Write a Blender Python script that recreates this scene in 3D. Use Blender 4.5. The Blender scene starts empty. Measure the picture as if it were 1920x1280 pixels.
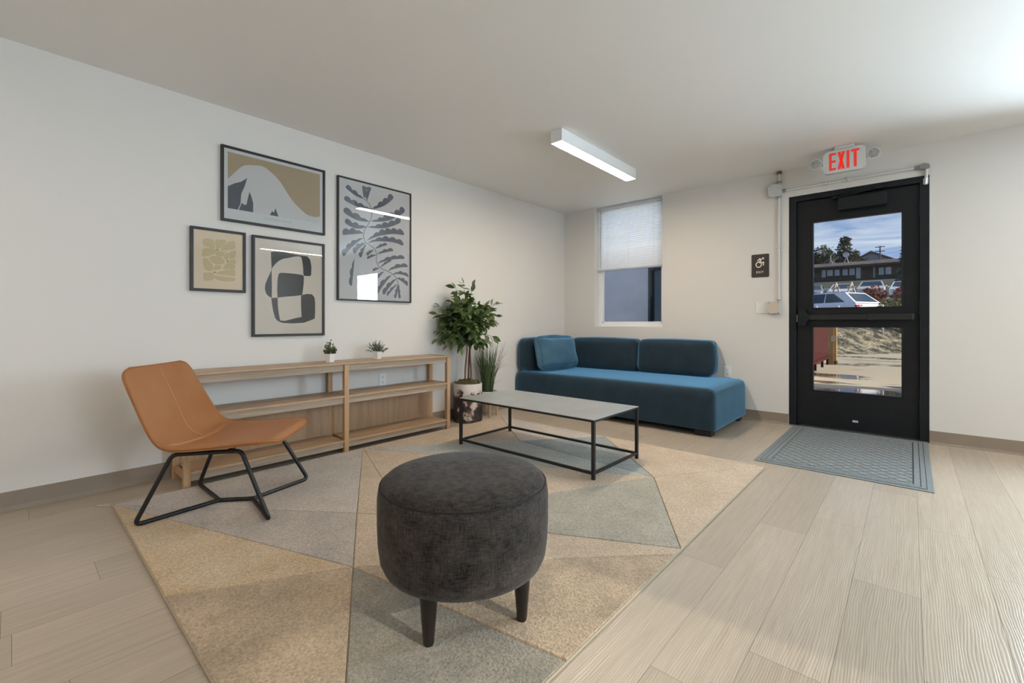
import bpy, bmesh, math, random
from mathutils import Vector, Matrix, noise as mnoise
from mathutils.geometry import tessellate_polygon
random.seed(7)
SC = bpy.context.scene
COL = SC.collection
PI = math.pi

# ------------------------------------------------------------------ camera
cam_d = bpy.data.cameras.new('camera')
cam = bpy.data.objects.new('camera', cam_d)
COL.objects.link(cam)
cam.location = (3.4832, -4.9675, 0.9745)
cam.rotation_euler = (PI / 2, 0, 0.72803)
cam_d.sensor_fit = 'HORIZONTAL'
cam_d.sensor_width = 36.0
cam_d.lens = 839.0 / 1920.0 * 36.0
cam_d.shift_y = -(640.0 - 605.5) / 1920.0
cam_d.clip_start = 0.05
cam_d.clip_end = 600
SC.camera = cam

# ------------------------------------------------------------------ colour management
SC.view_settings.view_transform = 'Standard'
SC.view_settings.look = 'None'
SC.view_settings.gamma = 1
SC.view_settings.use_curve_mapping = False
SC.view_settings.exposure = 0.08

# ------------------------------------------------------------------ world: blue sky with streaky cirrus
W = bpy.data.worlds.new('sky')
SC.world = W
W.use_nodes = True
wn, wl = W.node_tree.nodes, W.node_tree.links
wn.clear()
w_out = wn.new('ShaderNodeOutputWorld')
w_bg = wn.new('ShaderNodeBackground')
w_tc = wn.new('ShaderNodeTexCoord')
w_map = wn.new('ShaderNodeMapping')
w_map.inputs['Rotation'].default_value = (0.25, 0.18, 0.5)
w_map.inputs['Scale'].default_value = (3.0, 6.0, 22.0)
w_n = wn.new('ShaderNodeTexNoise')
w_n.inputs['Scale'].default_value = 1.7
w_n.inputs['Detail'].default_value = 8
w_n.inputs['Roughness'].default_value = 0.58
w_n.inputs['Distortion'].default_value = 0.9
w_r = wn.new('ShaderNodeValToRGB')
w_r.color_ramp.elements[0].position = 0.43
w_r.color_ramp.elements[1].position = 0.68
w_sep = wn.new('ShaderNodeSeparateXYZ')
w_g = wn.new('ShaderNodeValToRGB')
w_g.color_ramp.elements[0].position = 0.03
w_g.color_ramp.elements[0].color = (0.37, 0.51, 0.78, 1)
w_g.color_ramp.elements[1].position = 0.30
w_g.color_ramp.elements[1].color = (0.030, 0.135, 0.41, 1)
w_mix = wn.new('ShaderNodeMixRGB')
w_mix.inputs['Color2'].default_value = (0.72, 0.78, 0.88, 1)
w_amt = wn.new('ShaderNodeMath')
w_amt.operation = 'MULTIPLY'
w_amt.inputs[1].default_value = 0.85
wl.new(w_tc.outputs['Generated'], w_map.inputs['Vector'])
wl.new(w_map.outputs['Vector'], w_n.inputs['Vector'])
wl.new(w_n.outputs['Fac'], w_r.inputs['Fac'])
wl.new(w_tc.outputs['Generated'], w_sep.inputs['Vector'])
wl.new(w_sep.outputs['Z'], w_g.inputs['Fac'])
wl.new(w_g.outputs['Color'], w_mix.inputs['Color1'])
wl.new(w_r.outputs['Color'], w_amt.inputs[0])
wl.new(w_amt.outputs['Value'], w_mix.inputs['Fac'])
wl.new(w_mix.outputs['Color'], w_bg.inputs['Color'])
w_bg.inputs['Strength'].default_value = 1.0
wl.new(w_bg.outputs['Background'], w_out.inputs['Surface'])

# ------------------------------------------------------------------ sun (low, from the right of the car park)
sun_d = bpy.data.lights.new('sun', 'SUN')
sun_d.energy = 6.0
sun_d.angle = 0.01
sun_d.color = (1.0, 0.90, 0.74)
sun = bpy.data.objects.new('sun', sun_d)
COL.objects.link(sun)
sun.rotation_euler = Vector((-0.90, -0.10, -0.42)).to_track_quat('-Z', 'Y').to_euler()

# ------------------------------------------------------------------ area lamps for the daylight at the windows of the right and back walls
def daylight(name, loc, direction, sx, sy, energy, color, spread=150):
    d = bpy.data.lights.new(name, 'AREA')
    d.shape = 'RECTANGLE'
    d.size, d.size_y = sx, sy
    d.energy = energy
    d.color = color
    o = bpy.data.objects.new(name, d)
    COL.objects.link(o)
    d.spread = math.radians(spread)
    o.location = loc
    o.rotation_euler = Vector(direction).to_track_quat('-Z', 'Y').to_euler()
    return o

DAY = (0.68, 0.86, 1.0)
daylight('window_daylight_lamp', (6.985, -3.55, 1.66), (-1, 0, 0), 1.22, 1.42, 40, DAY, 150)
daylight('window_daylight_lamp', (6.985, -5.55, 1.66), (-1, 0, 0), 1.22, 1.42, 13, DAY, 150)
daylight('window_daylight_lamp', (5.07, 0.02, 1.47), (0, -1, 0), 0.80, 1.04, 100, DAY, 150)
daylight('window_daylight_lamp', (0.915, 0.30, 2.07), (0, -1, 0), 0.78, 0.68, 2.6, (0.90, 0.96, 1.0))  # added lamp hidden behind the lowered blind to make its slats glow

# ------------------------------------------------------------------ materials; second added lamp out of view, kept dim
def new_mat(name):
    m = bpy.data.materials.new(name)
    m.use_nodes = True
    nt = m.node_tree
    return m, nt.nodes, nt.links, nt.nodes['Principled BSDF']

def mat(name, color, rough=0.5, metal=0.0, var=0.0, scale=20.0, bump=0.0, bscale=None, stretch=(1, 1, 1),
        spec=0.5, sheen=0.0, sheen_tint=(1, 1, 1), color2=None, detail=4, emit=None, estr=0.0, coat=0.0, lo=0.35, hi=0.65, dist=0.001):
    m, n, l, b = new_mat(name)
    b.inputs['Base Color'].default_value = (*color, 1)
    b.inputs['Roughness'].default_value = rough
    b.inputs['Metallic'].default_value = metal
    b.inputs['Specular IOR Level'].default_value = spec
    b.inputs['Coat Weight'].default_value = coat
    if sheen:
        b.inputs['Sheen Weight'].default_value = sheen
        b.inputs['Sheen Tint'].default_value = (*sheen_tint, 1)
        b.inputs['Sheen Roughness'].default_value = 0.45
    if emit:
        b.inputs['Emission Color'].default_value = (*emit, 1)
        b.inputs['Emission Strength'].default_value = estr
    if var or color2 or bump:
        tc = n.new('ShaderNodeTexCoord')
        mp = n.new('ShaderNodeMapping')
        mp.inputs['Scale'].default_value = stretch
        l.new(tc.outputs['Object'], mp.inputs['Vector'])
    if var or color2:
        nz = n.new('ShaderNodeTexNoise')
        nz.inputs['Scale'].default_value = scale
        nz.inputs['Detail'].default_value = detail
        l.new(mp.outputs['Vector'], nz.inputs['Vector'])
        rp = n.new('ShaderNodeValToRGB')
        rp.color_ramp.elements[0].position = lo
        rp.color_ramp.elements[1].position = hi
        c2 = color2 if color2 else tuple(min(1, c * (1 + var)) for c in color)
        c1 = color if color2 else tuple(c * (1 - var) for c in color)
        rp.color_ramp.elements[0].color = (*c1, 1)
        rp.color_ramp.elements[1].color = (*c2, 1)
        l.new(nz.outputs['Fac'], rp.inputs['Fac'])
        l.new(rp.outputs['Color'], b.inputs['Base Color'])
    if bump:
        nb = n.new('ShaderNodeTexNoise')
        nb.inputs['Scale'].default_value = bscale or scale * 3
        nb.inputs['Detail'].default_value = 3
        l.new(mp.outputs['Vector'], nb.inputs['Vector'])
        bp = n.new('ShaderNodeBump')
        bp.inputs['Strength'].default_value = bump
        bp.inputs['Distance'].default_value = dist
        l.new(nb.outputs['Fac'], bp.inputs['Height'])
        l.new(bp.outputs['Normal'], b.inputs['Normal'])
    return m

def wood_mat(name, c1, c2, stretch, rough=0.45, scale=6.0):
    """straight wood grain running along the axis with the small stretch value"""
    m, n, l, b = new_mat(name)
    tc = n.new('ShaderNodeTexCoord')
    mp = n.new('ShaderNodeMapping')
    mp.inputs['Scale'].default_value = stretch
    nz = n.new('ShaderNodeTexNoise')
    nz.inputs['Scale'].default_value = scale
    nz.inputs['Detail'].default_value = 6
    nz.inputs['Roughness'].default_value = 0.65
    nz.inputs['Distortion'].default_value = 0.6
    rp = n.new('ShaderNodeValToRGB')
    rp.color_ramp.elements[0].position = 0.3
    rp.color_ramp.elements[1].position = 0.72
    rp.color_ramp.elements[0].color = (*c1, 1)
    rp.color_ramp.elements[1].color = (*c2, 1)
    bp = n.new('ShaderNodeBump')
    bp.inputs['Strength'].default_value = 0.15
    bp.inputs['Distance'].default_value = 0.001
    l.new(tc.outputs['Object'], mp.inputs['Vector'])
    l.new(mp.outputs['Vector'], nz.inputs['Vector'])
    l.new(nz.outputs['Fac'], rp.inputs['Fac'])
    l.new(rp.outputs['Color'], b.inputs['Base Color'])
    l.new(nz.outputs['Fac'], bp.inputs['Height'])
    l.new(bp.outputs['Normal'], b.inputs['Normal'])
    b.inputs['Roughness'].default_value = rough
    return m

def glass_mat(name, tint=(1, 1, 1), refl=1.0, rough=0.0):
    """thin pane: clear transmission plus Fresnel reflection"""
    m = bpy.data.materials.new(name)
    m.use_nodes = True
    n, l = m.node_tree.nodes, m.node_tree.links
    n.clear()
    out = n.new('ShaderNodeOutputMaterial')
    tr = n.new('ShaderNodeBsdfTransparent')
    tr.inputs['Color'].default_value = (*tint, 1)
    gl = n.new('ShaderNodeBsdfGlossy')
    gl.inputs['Roughness'].default_value = rough
    fr = n.new('ShaderNodeFresnel')
    fr.inputs['IOR'].default_value = 1.5
    mu = n.new('ShaderNodeMath')
    mu.operation = 'MULTIPLY'
    mu.inputs[1].default_value = refl
    mx = n.new('ShaderNodeMixShader')
    l.new(fr.outputs['Fac'], mu.inputs[0])
    l.new(mu.outputs['Value'], mx.inputs['Fac'])
    l.new(tr.outputs['BSDF'], mx.inputs[1])
    l.new(gl.outputs['BSDF'], mx.inputs[2])
    l.new(mx.outputs['Shader'], out.inputs['Surface'])
    return m

def leaf_mat(name, c1, c2, rough=0.45):
    """leaves: colour changes from leaf to leaf (random per island), some light passes through"""
    m, n, l, b = new_mat(name)
    g = n.new('ShaderNodeNewGeometry')
    rp = n.new('ShaderNodeValToRGB')
    rp.color_ramp.elements[0].color = (*c1, 1)
    rp.color_ramp.elements[1].color = (*c2, 1)
    l.new(g.outputs['Random Per Island'], rp.inputs['Fac'])
    l.new(rp.outputs['Color'], b.inputs['Base Color'])
    b.inputs['Roughness'].default_value = rough
    tl = n.new('ShaderNodeBsdfTranslucent')
    l.new(rp.outputs['Color'], tl.inputs['Color'])
    mx = n.new('ShaderNodeMixShader')
    mx.inputs['Fac'].default_value = 0.25
    l.new(b.outputs['BSDF'], mx.inputs[1])
    l.new(tl.outputs['BSDF'], mx.inputs[2])
    l.new(mx.outputs['Shader'], n['Material Output'].inputs['Surface'])
    return m

# ------------------------------------------------------------------ object helpers
def root_of(o):
    while o.parent: o = o.parent
    return o

def obj(name, bm, m, parent=None, smooth=False, local=False, sharp=None):
    """link the bmesh as ONE mesh object; geometry is given in world coordinates unless local"""
    me = bpy.data.meshes.new(name)
    if parent is not None and not local:
        bmesh.ops.translate(bm, verts=bm.verts, vec=-Vector(root_of(parent).location))
    bmesh.ops.recalc_face_normals(bm, faces=bm.faces)
    if smooth:
        for f in bm.faces: f.smooth = True
        if sharp is not None:
            for e in bm.edges:
                if len(e.link_faces) == 2 and e.calc_face_angle(0) > sharp: e.smooth = False
    bm.to_mesh(me)
    bm.free()
    for mm in (m if isinstance(m, (list, tuple)) else [m]): me.materials.append(mm)
    o = bpy.data.objects.new(name, me)
    COL.objects.link(o)
    if parent is not None: o.parent = parent
    return o

def raw_obj(name, bm, m, parent=None, local=False):
    """like obj but keeps the winding of loose leaves and sheets"""
    me = bpy.data.meshes.new(name)
    if parent is not None and not local:
        bmesh.ops.translate(bm, verts=bm.verts, vec=-Vector(root_of(parent).location))
    bm.to_mesh(me)
    bm.free()
    for mm in (m if isinstance(m, (list, tuple)) else [m]): me.materials.append(mm)
    o = bpy.data.objects.new(name, me)
    COL.objects.link(o)
    if parent is not None: o.parent = parent
    return o

def tag(o, label=None, cat=None, group=None, kind=None):
    if label: o['label'] = label
    if cat: o['category'] = cat
    if group: o['group'] = group
    if kind: o['kind'] = kind
    return o

def thing(name, label, cat, loc, rz=0.0, group=None):
    o = bpy.data.objects.new(name, None)
    COL.objects.link(o)
    o.empty_display_size = 0.05
    o.location = loc
    o.rotation_euler = (0, 0, rz)
    return tag(o, label, cat, group)

def struct(name, bm, m, label=None, smooth=False):
    o = obj(name, bm, m, smooth=smooth)
    o['kind'] = 'structure'
    if label: o['label'] = label
    return o

def B(): return bmesh.new()

def box(bm, x0, x1, y0, y1, z0, z1, bev=0.0, seg=2, mi=0):
    r = bmesh.ops.create_cube(bm, size=1.0)
    vs = r['verts']
    for v in vs:
        v.co = Vector(((x0 + x1) / 2 + v.co.x * (x1 - x0), (y0 + y1) / 2 + v.co.y * (y1 - y0), (z0 + z1) / 2 + v.co.z * (z1 - z0)))
    fs = set(f for v in vs for f in v.link_faces)
    for f in fs: f.material_index = mi
    if bev:
        es = set(e for v in vs for e in v.link_edges)
        r2 = bmesh.ops.bevel(bm, geom=list(es), offset=bev, segments=seg, affect='EDGES', profile=0.5)
        for f in r2['faces']: f.material_index = mi
    return bm

def prism(bm, pts, axis, a, b, mi=0, bev=0.0):
    """extrude a 2-D outline along an axis; pts are the other two coordinates in xyz order"""
    def P(p, t):
        if axis == 'x': return Vector((t, p[0], p[1]))
        if axis == 'y': return Vector((p[0], t, p[1]))
        return Vector((p[0], p[1], t))
    v0 = [bm.verts.new(P(p, a)) for p in pts]
    v1 = [bm.verts.new(P(p, b)) for p in pts]
    n = len(pts)
    fs = [bm.faces.new(v0[::-1]), bm.faces.new(v1)]
    for i in range(n):
        fs.append(bm.faces.new((v0[i], v0[(i + 1) % n], v1[(i + 1) % n], v1[i])))
    for f in fs: f.material_index = mi
    if bev:
        es = set(e for f in fs[:2] for e in f.edges)
        bmesh.ops.bevel(bm, geom=list(es), offset=bev, segments=2, affect='EDGES')
    return bm

def flat(bm, pts, axis, a, mi=0):
    def P(p):
        if axis == 'x': return Vector((a, p[0], p[1]))
        if axis == 'y': return Vector((p[0], a, p[1]))
        return Vector((p[0], p[1], a))
    vs = [bm.verts.new(P(p)) for p in pts]
    for tri in tessellate_polygon([[Vector((p[0], p[1], 0)) for p in pts]]):
        try:
            bm.faces.new([vs[i] for i in tri]).material_index = mi
        except ValueError:
            pass
    return bm

def fillet(pts, r, n=6):
    pts = [Vector(p) for p in pts]
    out = [pts[0]]
    for i in range(1, len(pts) - 1):
        p, a, b = pts[i], pts[i - 1], pts[i + 1]
        da, db = (a - p), (b - p)
        rr = min(r, da.length * 0.48, db.length * 0.48)
        s, e = p + da.normalized() * rr, p + db.normalized() * rr
        for k in range(n + 1):
            t = k / n
            out.append((1 - t) ** 2 * s + 2 * t * (1 - t) * p + t * t * e)
    out.append(pts[-1])
    return out

def tube(bm, pts, r, seg=10, cap=True, mi=0, closed=False):
    pts = [Vector(p) for p in pts]
    n = len(pts)
    rr = r if callable(r) else (lambda t: r)
    rings = []
    up = None
    for i, p in enumerate(pts):
        if closed: d = pts[(i + 1) % n] - pts[i - 1]
        else: d = pts[min(i + 1, n - 1)] - pts[max(i - 1, 0)]
        if d.length < 1e-9: d = Vector((0, 0, 1))
        d.normalize()
        if up is None: up = Vector((0, 0, 1)) if abs(d.z) < 0.9 else Vector((1, 0, 0))
        x = up - d * up.dot(d)
        if x.length < 1e-4: x = d.orthogonal()
        x.normalize()
        up = x
        y = d.cross(x)
        rad = rr(i / max(1, n - 1))
        rings.append([bm.verts.new(p + x * math.cos(2 * PI * k / seg) * rad + y * math.sin(2 * PI * k / seg) * rad) for k in range(seg)])
    fs = []
    m = n if closed else n - 1
    for i in range(m):
        A, C = rings[i], rings[(i + 1) % n]
        for k in range(seg):
            fs.append(bm.faces.new((A[k], A[(k + 1) % seg], C[(k + 1) % seg], C[k])))
    if cap and not closed:
        fs.append(bm.faces.new(rings[0][::-1]))
        fs.append(bm.faces.new(rings[-1]))
    for f in fs: f.material_index = mi
    return bm

def lathe(bm, prof, cx, cy, seg=48, mi=0, z0=0.0):
    rings = []
    for r, z in prof:
        if r < 1e-6: rings.append([bm.verts.new((cx, cy, z + z0))])
        else: rings.append([bm.verts.new((cx + r * math.cos(2 * PI * k / seg), cy + r * math.sin(2 * PI * k / seg), z + z0)) for k in range(seg)])
    for a, c in zip(rings, rings[1:]):
        for k in range(seg):
            k2 = (k + 1) % seg
            if len(a) == 1 and len(c) == 1: continue
            if len(a) == 1: f = bm.faces.new((a[0], c[k], c[k2]))
            elif len(c) == 1: f = bm.faces.new((a[k], a[k2], c[0]))
            else: f = bm.faces.new((a[k], a[k2], c[k2], c[k]))
            f.material_index = mi
    return bm

def rbox(bm, x0, x1, y0, y1, z0, z1, r, puff=0.0, n=14, wrinkle=0.0, fn=None, seed=0.0):
    """upholstered block: rounded box with bulging faces"""
    c = Vector(((x0 + x1) / 2, (y0 + y1) / 2, (z0 + z1) / 2))
    h = Vector(((x1 - x0) / 2, (y1 - y0) / 2, (z1 - z0) / 2))
    t = bmesh.new()
    bmesh.ops.create_cube(t, size=2.0)
    bmesh.ops.subdivide_edges(t, edges=t.edges[:], cuts=n, use_grid_fill=True)
    rv = Vector(r) if isinstance(r, (tuple, list)) else Vector((r, r, r))
    for v in t.verts:
        q = Vector([math.sin(max(-1, min(1, a)) * PI / 2) for a in v.co])
        u = q.copy()
        p = Vector((q.x * h.x, q.y * h.y, q.z * h.z))
        core = Vector([max(-(h[i] - rv[i]), min(h[i] - rv[i], p[i])) for i in range(3)])
        d = p - core
        dn = Vector([d[i] / rv[i] for i in range(3)])
        L = dn.length
        if L > 1e-6:
            dn = dn / L
            p = core + Vector([dn[i] * rv[i] for i in range(3)])
        if puff:
            for i in range(3):
                j, k = (i + 1) % 3, (i + 2) % 3
                if abs(u[i]) > 0.98:
                    p[i] += math.copysign(puff * (1 - u[j] ** 2) * (1 - u[k] ** 2), u[i])
        if wrinkle:
            w = mnoise.noise(Vector((p.x * 6 + seed, p.y * 6, p.z * 6))) * wrinkle
            p += Vector((u.x, u.y, u.z)).normalized() * w
        p = p + c
        if fn: p = fn(p, u)
        v.co = p
    me = bpy.data.meshes.new('tmp')
    t.to_mesh(me)
    t.free()
    bm.from_mesh(me)
    bpy.data.meshes.remove(me)
    return bm

def text_bm(s, size, extrude=0.0005, spacing=1.0):
    cu = bpy.data.curves.new('t', 'FONT')
    cu.body = s
    cu.size = size
    cu.extrude = extrude
    cu.space_character = spacing
    cu.align_x = 'CENTER'
    cu.align_y = 'CENTER'
    to = bpy.data.objects.new('t', cu)
    me = bpy.data.meshes.new_from_object(to)
    bm = bmesh.new()
    bm.from_mesh(me)
    bpy.data.objects.remove(to)
    bpy.data.curves.remove(cu)
    bpy.data.meshes.remove(me)
    return bm

def disc(bm, c, axis, r, seg=20, mi=0, depth=0.0):
    pts = [(c[0] + r * math.cos(2 * PI * k / seg), c[1] + r * math.sin(2 * PI * k / seg)) for k in range(seg)]
    return pts
STEM=[(-2.967, 2.032), (-2.938, 2.014), (-2.913, 1.99), (-2.898, 1.957), (-2.892, 1.922), (-2.898, 1.881), (-2.913, 1.845), (-2.938, 1.8), (-2.961, 1.764), (-2.97, 1.727), (-2.965, 1.688), (-2.943, 1.657), (-2.893, 1.635), (-2.86, 1.608), (-2.845, 1.569), (-2.85, 1.523), (-2.84, 1.488), (-2.812, 1.459), (-2.765, 1.442), (-2.723, 1.43), (-2.669, 1.402), (-2.639, 1.368), (-2.625, 1.325)]
LEAVES=[((-2.967, 2.028), (-3.131, 2.101), 0.0388, -0.0078), ((-2.967, 2.037), (-2.972, 2.139), 0.0437, 0.0058), ((-2.938, 2.019), (-2.906, 2.142), 0.0388, 0.0078), ((-2.898, 1.953), (-3.146, 1.999), 0.0437, -0.0116), ((-2.893, 1.956), (-2.68, 2.115), 0.0504, -0.0136), ((-2.913, 1.845), (-3.152, 1.904), 0.0534, -0.0175), ((-2.903, 1.849), (-2.556, 2.017), 0.0563, -0.0243), ((-2.94, 1.796), (-3.14, 1.813), 0.0485, -0.0213), ((-2.933, 1.795), (-2.598, 1.91), 0.0485, -0.0213), ((-2.969, 1.736), (-3.161, 1.707), 0.0504, 0.0097), ((-2.938, 1.678), (-2.561, 1.794), 0.0534, 0.0388), ((-2.972, 1.696), (-3.155, 1.525), 0.0407, 0.0194), ((-2.933, 1.657), (-2.567, 1.694), 0.0466, 0.0369), ((-2.947, 1.655), (-3.06, 1.557), 0.0388, 0.0155), ((-2.943, 1.646), (-3.001, 1.529), 0.031, 0.0078), ((-2.86, 1.617), (-2.742, 1.673), 0.0243, 0.0058), ((-2.873, 1.606), (-2.938, 1.554), 0.0243, 0.0049), ((-2.843, 1.571), (-2.678, 1.63), 0.0291, 0.0078), ((-2.843, 1.567), (-2.938, 1.524), 0.0213, 0.0058), ((-3.053, 1.515), (-3.085, 1.282), 0.031, 0.0049), ((-2.843, 1.489), (-2.556, 1.573), 0.0349, 0.0194), ((-2.812, 1.459), (-2.699, 1.536), 0.0213, 0.0049), ((-2.819, 1.455), (-2.883, 1.425), 0.0213, 0.0039), ((-2.734, 1.436), (-2.522, 1.5), 0.0349, 0.0175), ((-2.77, 1.43), (-2.878, 1.322), 0.031, 0.0078), ((-2.691, 1.407), (-2.513, 1.406), 0.0291, 0.0213), ((-2.691, 1.407), (-2.85, 1.226), 0.0388, 0.0136), ((-2.647, 1.38), (-2.524, 1.322), 0.0369, 0.0136), ((-2.642, 1.375), (-2.781, 1.226), 0.0369, 0.0116), ((-2.629, 1.331), (-2.744, 1.218), 0.0233, 0.0058), ((-2.625, 1.328), (-2.658, 1.198), 0.0252, 0.0), ((-2.621, 1.328), (-2.614, 1.198), 0.0252, -0.0039)]
BLACK=[[(-3.707, 1.491), (-3.669, 1.5), (-3.61, 1.5), (-3.562, 1.494), (-3.49, 1.49), (-3.444, 1.488), (-3.424, 1.466), (-3.413, 1.413), (-3.415, 1.347), (-3.426, 1.337), (-3.465, 1.336), (-3.474, 1.343), (-3.476, 1.393), (-3.483, 1.449), (-3.492, 1.477), (-3.507, 1.481), (-3.542, 1.475), (-3.583, 1.461), (-3.623, 1.45), (-3.652, 1.432), (-3.678, 1.405), (-3.695, 1.38), (-3.702, 1.362), (-3.705, 1.426)], [(-3.702, 1.362), (-3.714, 1.334), (-3.733, 1.288), (-3.745, 1.253), (-3.748, 1.22), (-3.739, 1.186), (-3.72, 1.167), (-3.701, 1.158), (-3.7, 1.236), (-3.701, 1.304)], [(-3.652, 1.339), (-3.636, 1.346), (-3.59, 1.347), (-3.535, 1.346), (-3.493, 1.343), (-3.471, 1.336), (-3.471, 1.293), (-3.476, 1.242), (-3.484, 1.188), (-3.542, 1.178), (-3.61, 1.17), (-3.661, 1.161), (-3.664, 1.211), (-3.662, 1.273), (-3.659, 1.314)], [(-3.704, 1.157), (-3.661, 1.161), (-3.659, 1.101), (-3.652, 1.039), (-3.643, 0.994), (-3.61, 0.991), (-3.569, 1.002), (-3.528, 1.013), (-3.488, 1.021), (-3.492, 1.106), (-3.492, 1.177), (-3.483, 1.19), (-3.444, 1.199), (-3.408, 1.197), (-3.389, 1.174), (-3.384, 1.131), (-3.384, 1.065), (-3.387, 1.01), (-3.422, 0.995), (-3.472, 0.977), (-3.556, 0.972), (-3.629, 0.976), (-3.662, 0.991), (-3.678, 1.011), (-3.691, 1.059), (-3.7, 1.113)]]
PETALS=[[(-4.128, 1.514), (-4.117, 1.531), (-4.096, 1.534), (-4.064, 1.526), (-4.059, 1.474), (-4.091, 1.476), (-4.122, 1.487)], [(-4.056, 1.527), (-4.032, 1.535), (-4.004, 1.538), (-3.99, 1.527), (-4.004, 1.5), (-4.034, 1.474), (-4.049, 1.472)], [(-4.015, 1.482), (-3.988, 1.518), (-3.959, 1.536), (-3.94, 1.534), (-3.937, 1.489), (-3.976, 1.473), (-4.023, 1.464)], [(-4.128, 1.45), (-4.117, 1.465), (-4.064, 1.471), (-4.049, 1.461), (-4.069, 1.431), (-4.125, 1.412)], [(-4.048, 1.455), (-4.012, 1.456), (-3.998, 1.452), (-4.014, 1.423), (-4.053, 1.429)], [(-3.971, 1.456), (-3.937, 1.473), (-3.937, 1.428), (-3.968, 1.41), (-3.974, 1.433)], [(-4.091, 1.408), (-4.053, 1.423), (-4.016, 1.414), (-4.0, 1.389), (-4.015, 1.371), (-4.064, 1.371)], [(-4.008, 1.419), (-3.989, 1.449), (-3.977, 1.443), (-3.979, 1.411), (-3.984, 1.398)], [(-3.972, 1.399), (-3.937, 1.412), (-3.937, 1.38), (-3.962, 1.387)], [(-4.125, 1.395), (-4.109, 1.403), (-4.096, 1.397), (-4.071, 1.363), (-4.067, 1.326), (-4.114, 1.327)], [(-4.06, 1.355), (-4.04, 1.364), (-4.023, 1.36), (-4.023, 1.34), (-4.043, 1.332), (-4.06, 1.328)], [(-4.011, 1.344), (-3.988, 1.383), (-3.97, 1.389), (-3.941, 1.373), (-3.941, 1.348), (-3.993, 1.338)], [(-4.048, 1.312), (-4.015, 1.326), (-3.948, 1.342), (-3.937, 1.33), (-3.94, 1.298), (-3.988, 1.3), (-4.043, 1.302)], [(-4.123, 1.297), (-4.112, 1.307), (-4.068, 1.309), (-4.067, 1.265), (-4.117, 1.254)], [(-4.06, 1.292), (-4.004, 1.289), (-3.942, 1.284), (-3.941, 1.265), (-3.988, 1.257), (-4.037, 1.261), (-4.06, 1.277)]]
PCENT=[(-4.043, 1.465), (-4.059, 1.313), (-3.982, 1.396)]
# ------------------------------------------------------------------ the room
M_wall = mat('white_wall_paint', (0.71, 0.685, 0.65), rough=0.62, bump=0.12, bscale=160, dist=0.0006)
M_ceil = mat('white_ceiling_paint', (0.84, 0.83, 0.81), rough=0.5, bump=0.10, bscale=120, dist=0.0006)
M_white = mat('white_vinyl', (0.84, 0.85, 0.86), rough=0.4)
M_base = mat('taupe_vinyl', (0.27, 0.215, 0.165), rough=0.45, var=0.06, scale=3)
M_black = mat('black_painted_metal', (0.008, 0.010, 0.013), rough=0.42, var=0.2, scale=8, spec=0.3)
M_blackp = mat('black_powder_coat', (0.008, 0.008, 0.009), rough=0.42)
M_dark = mat('dark_gap', (0.015, 0.012, 0.010), rough=0.9)
M_glass = glass_mat('clear_glass', (0.97, 0.985, 0.98), 0.6)
RX, RY = 7.0, -9.0      # right wall, front wall (behind the camera)
H = 2.44

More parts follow.
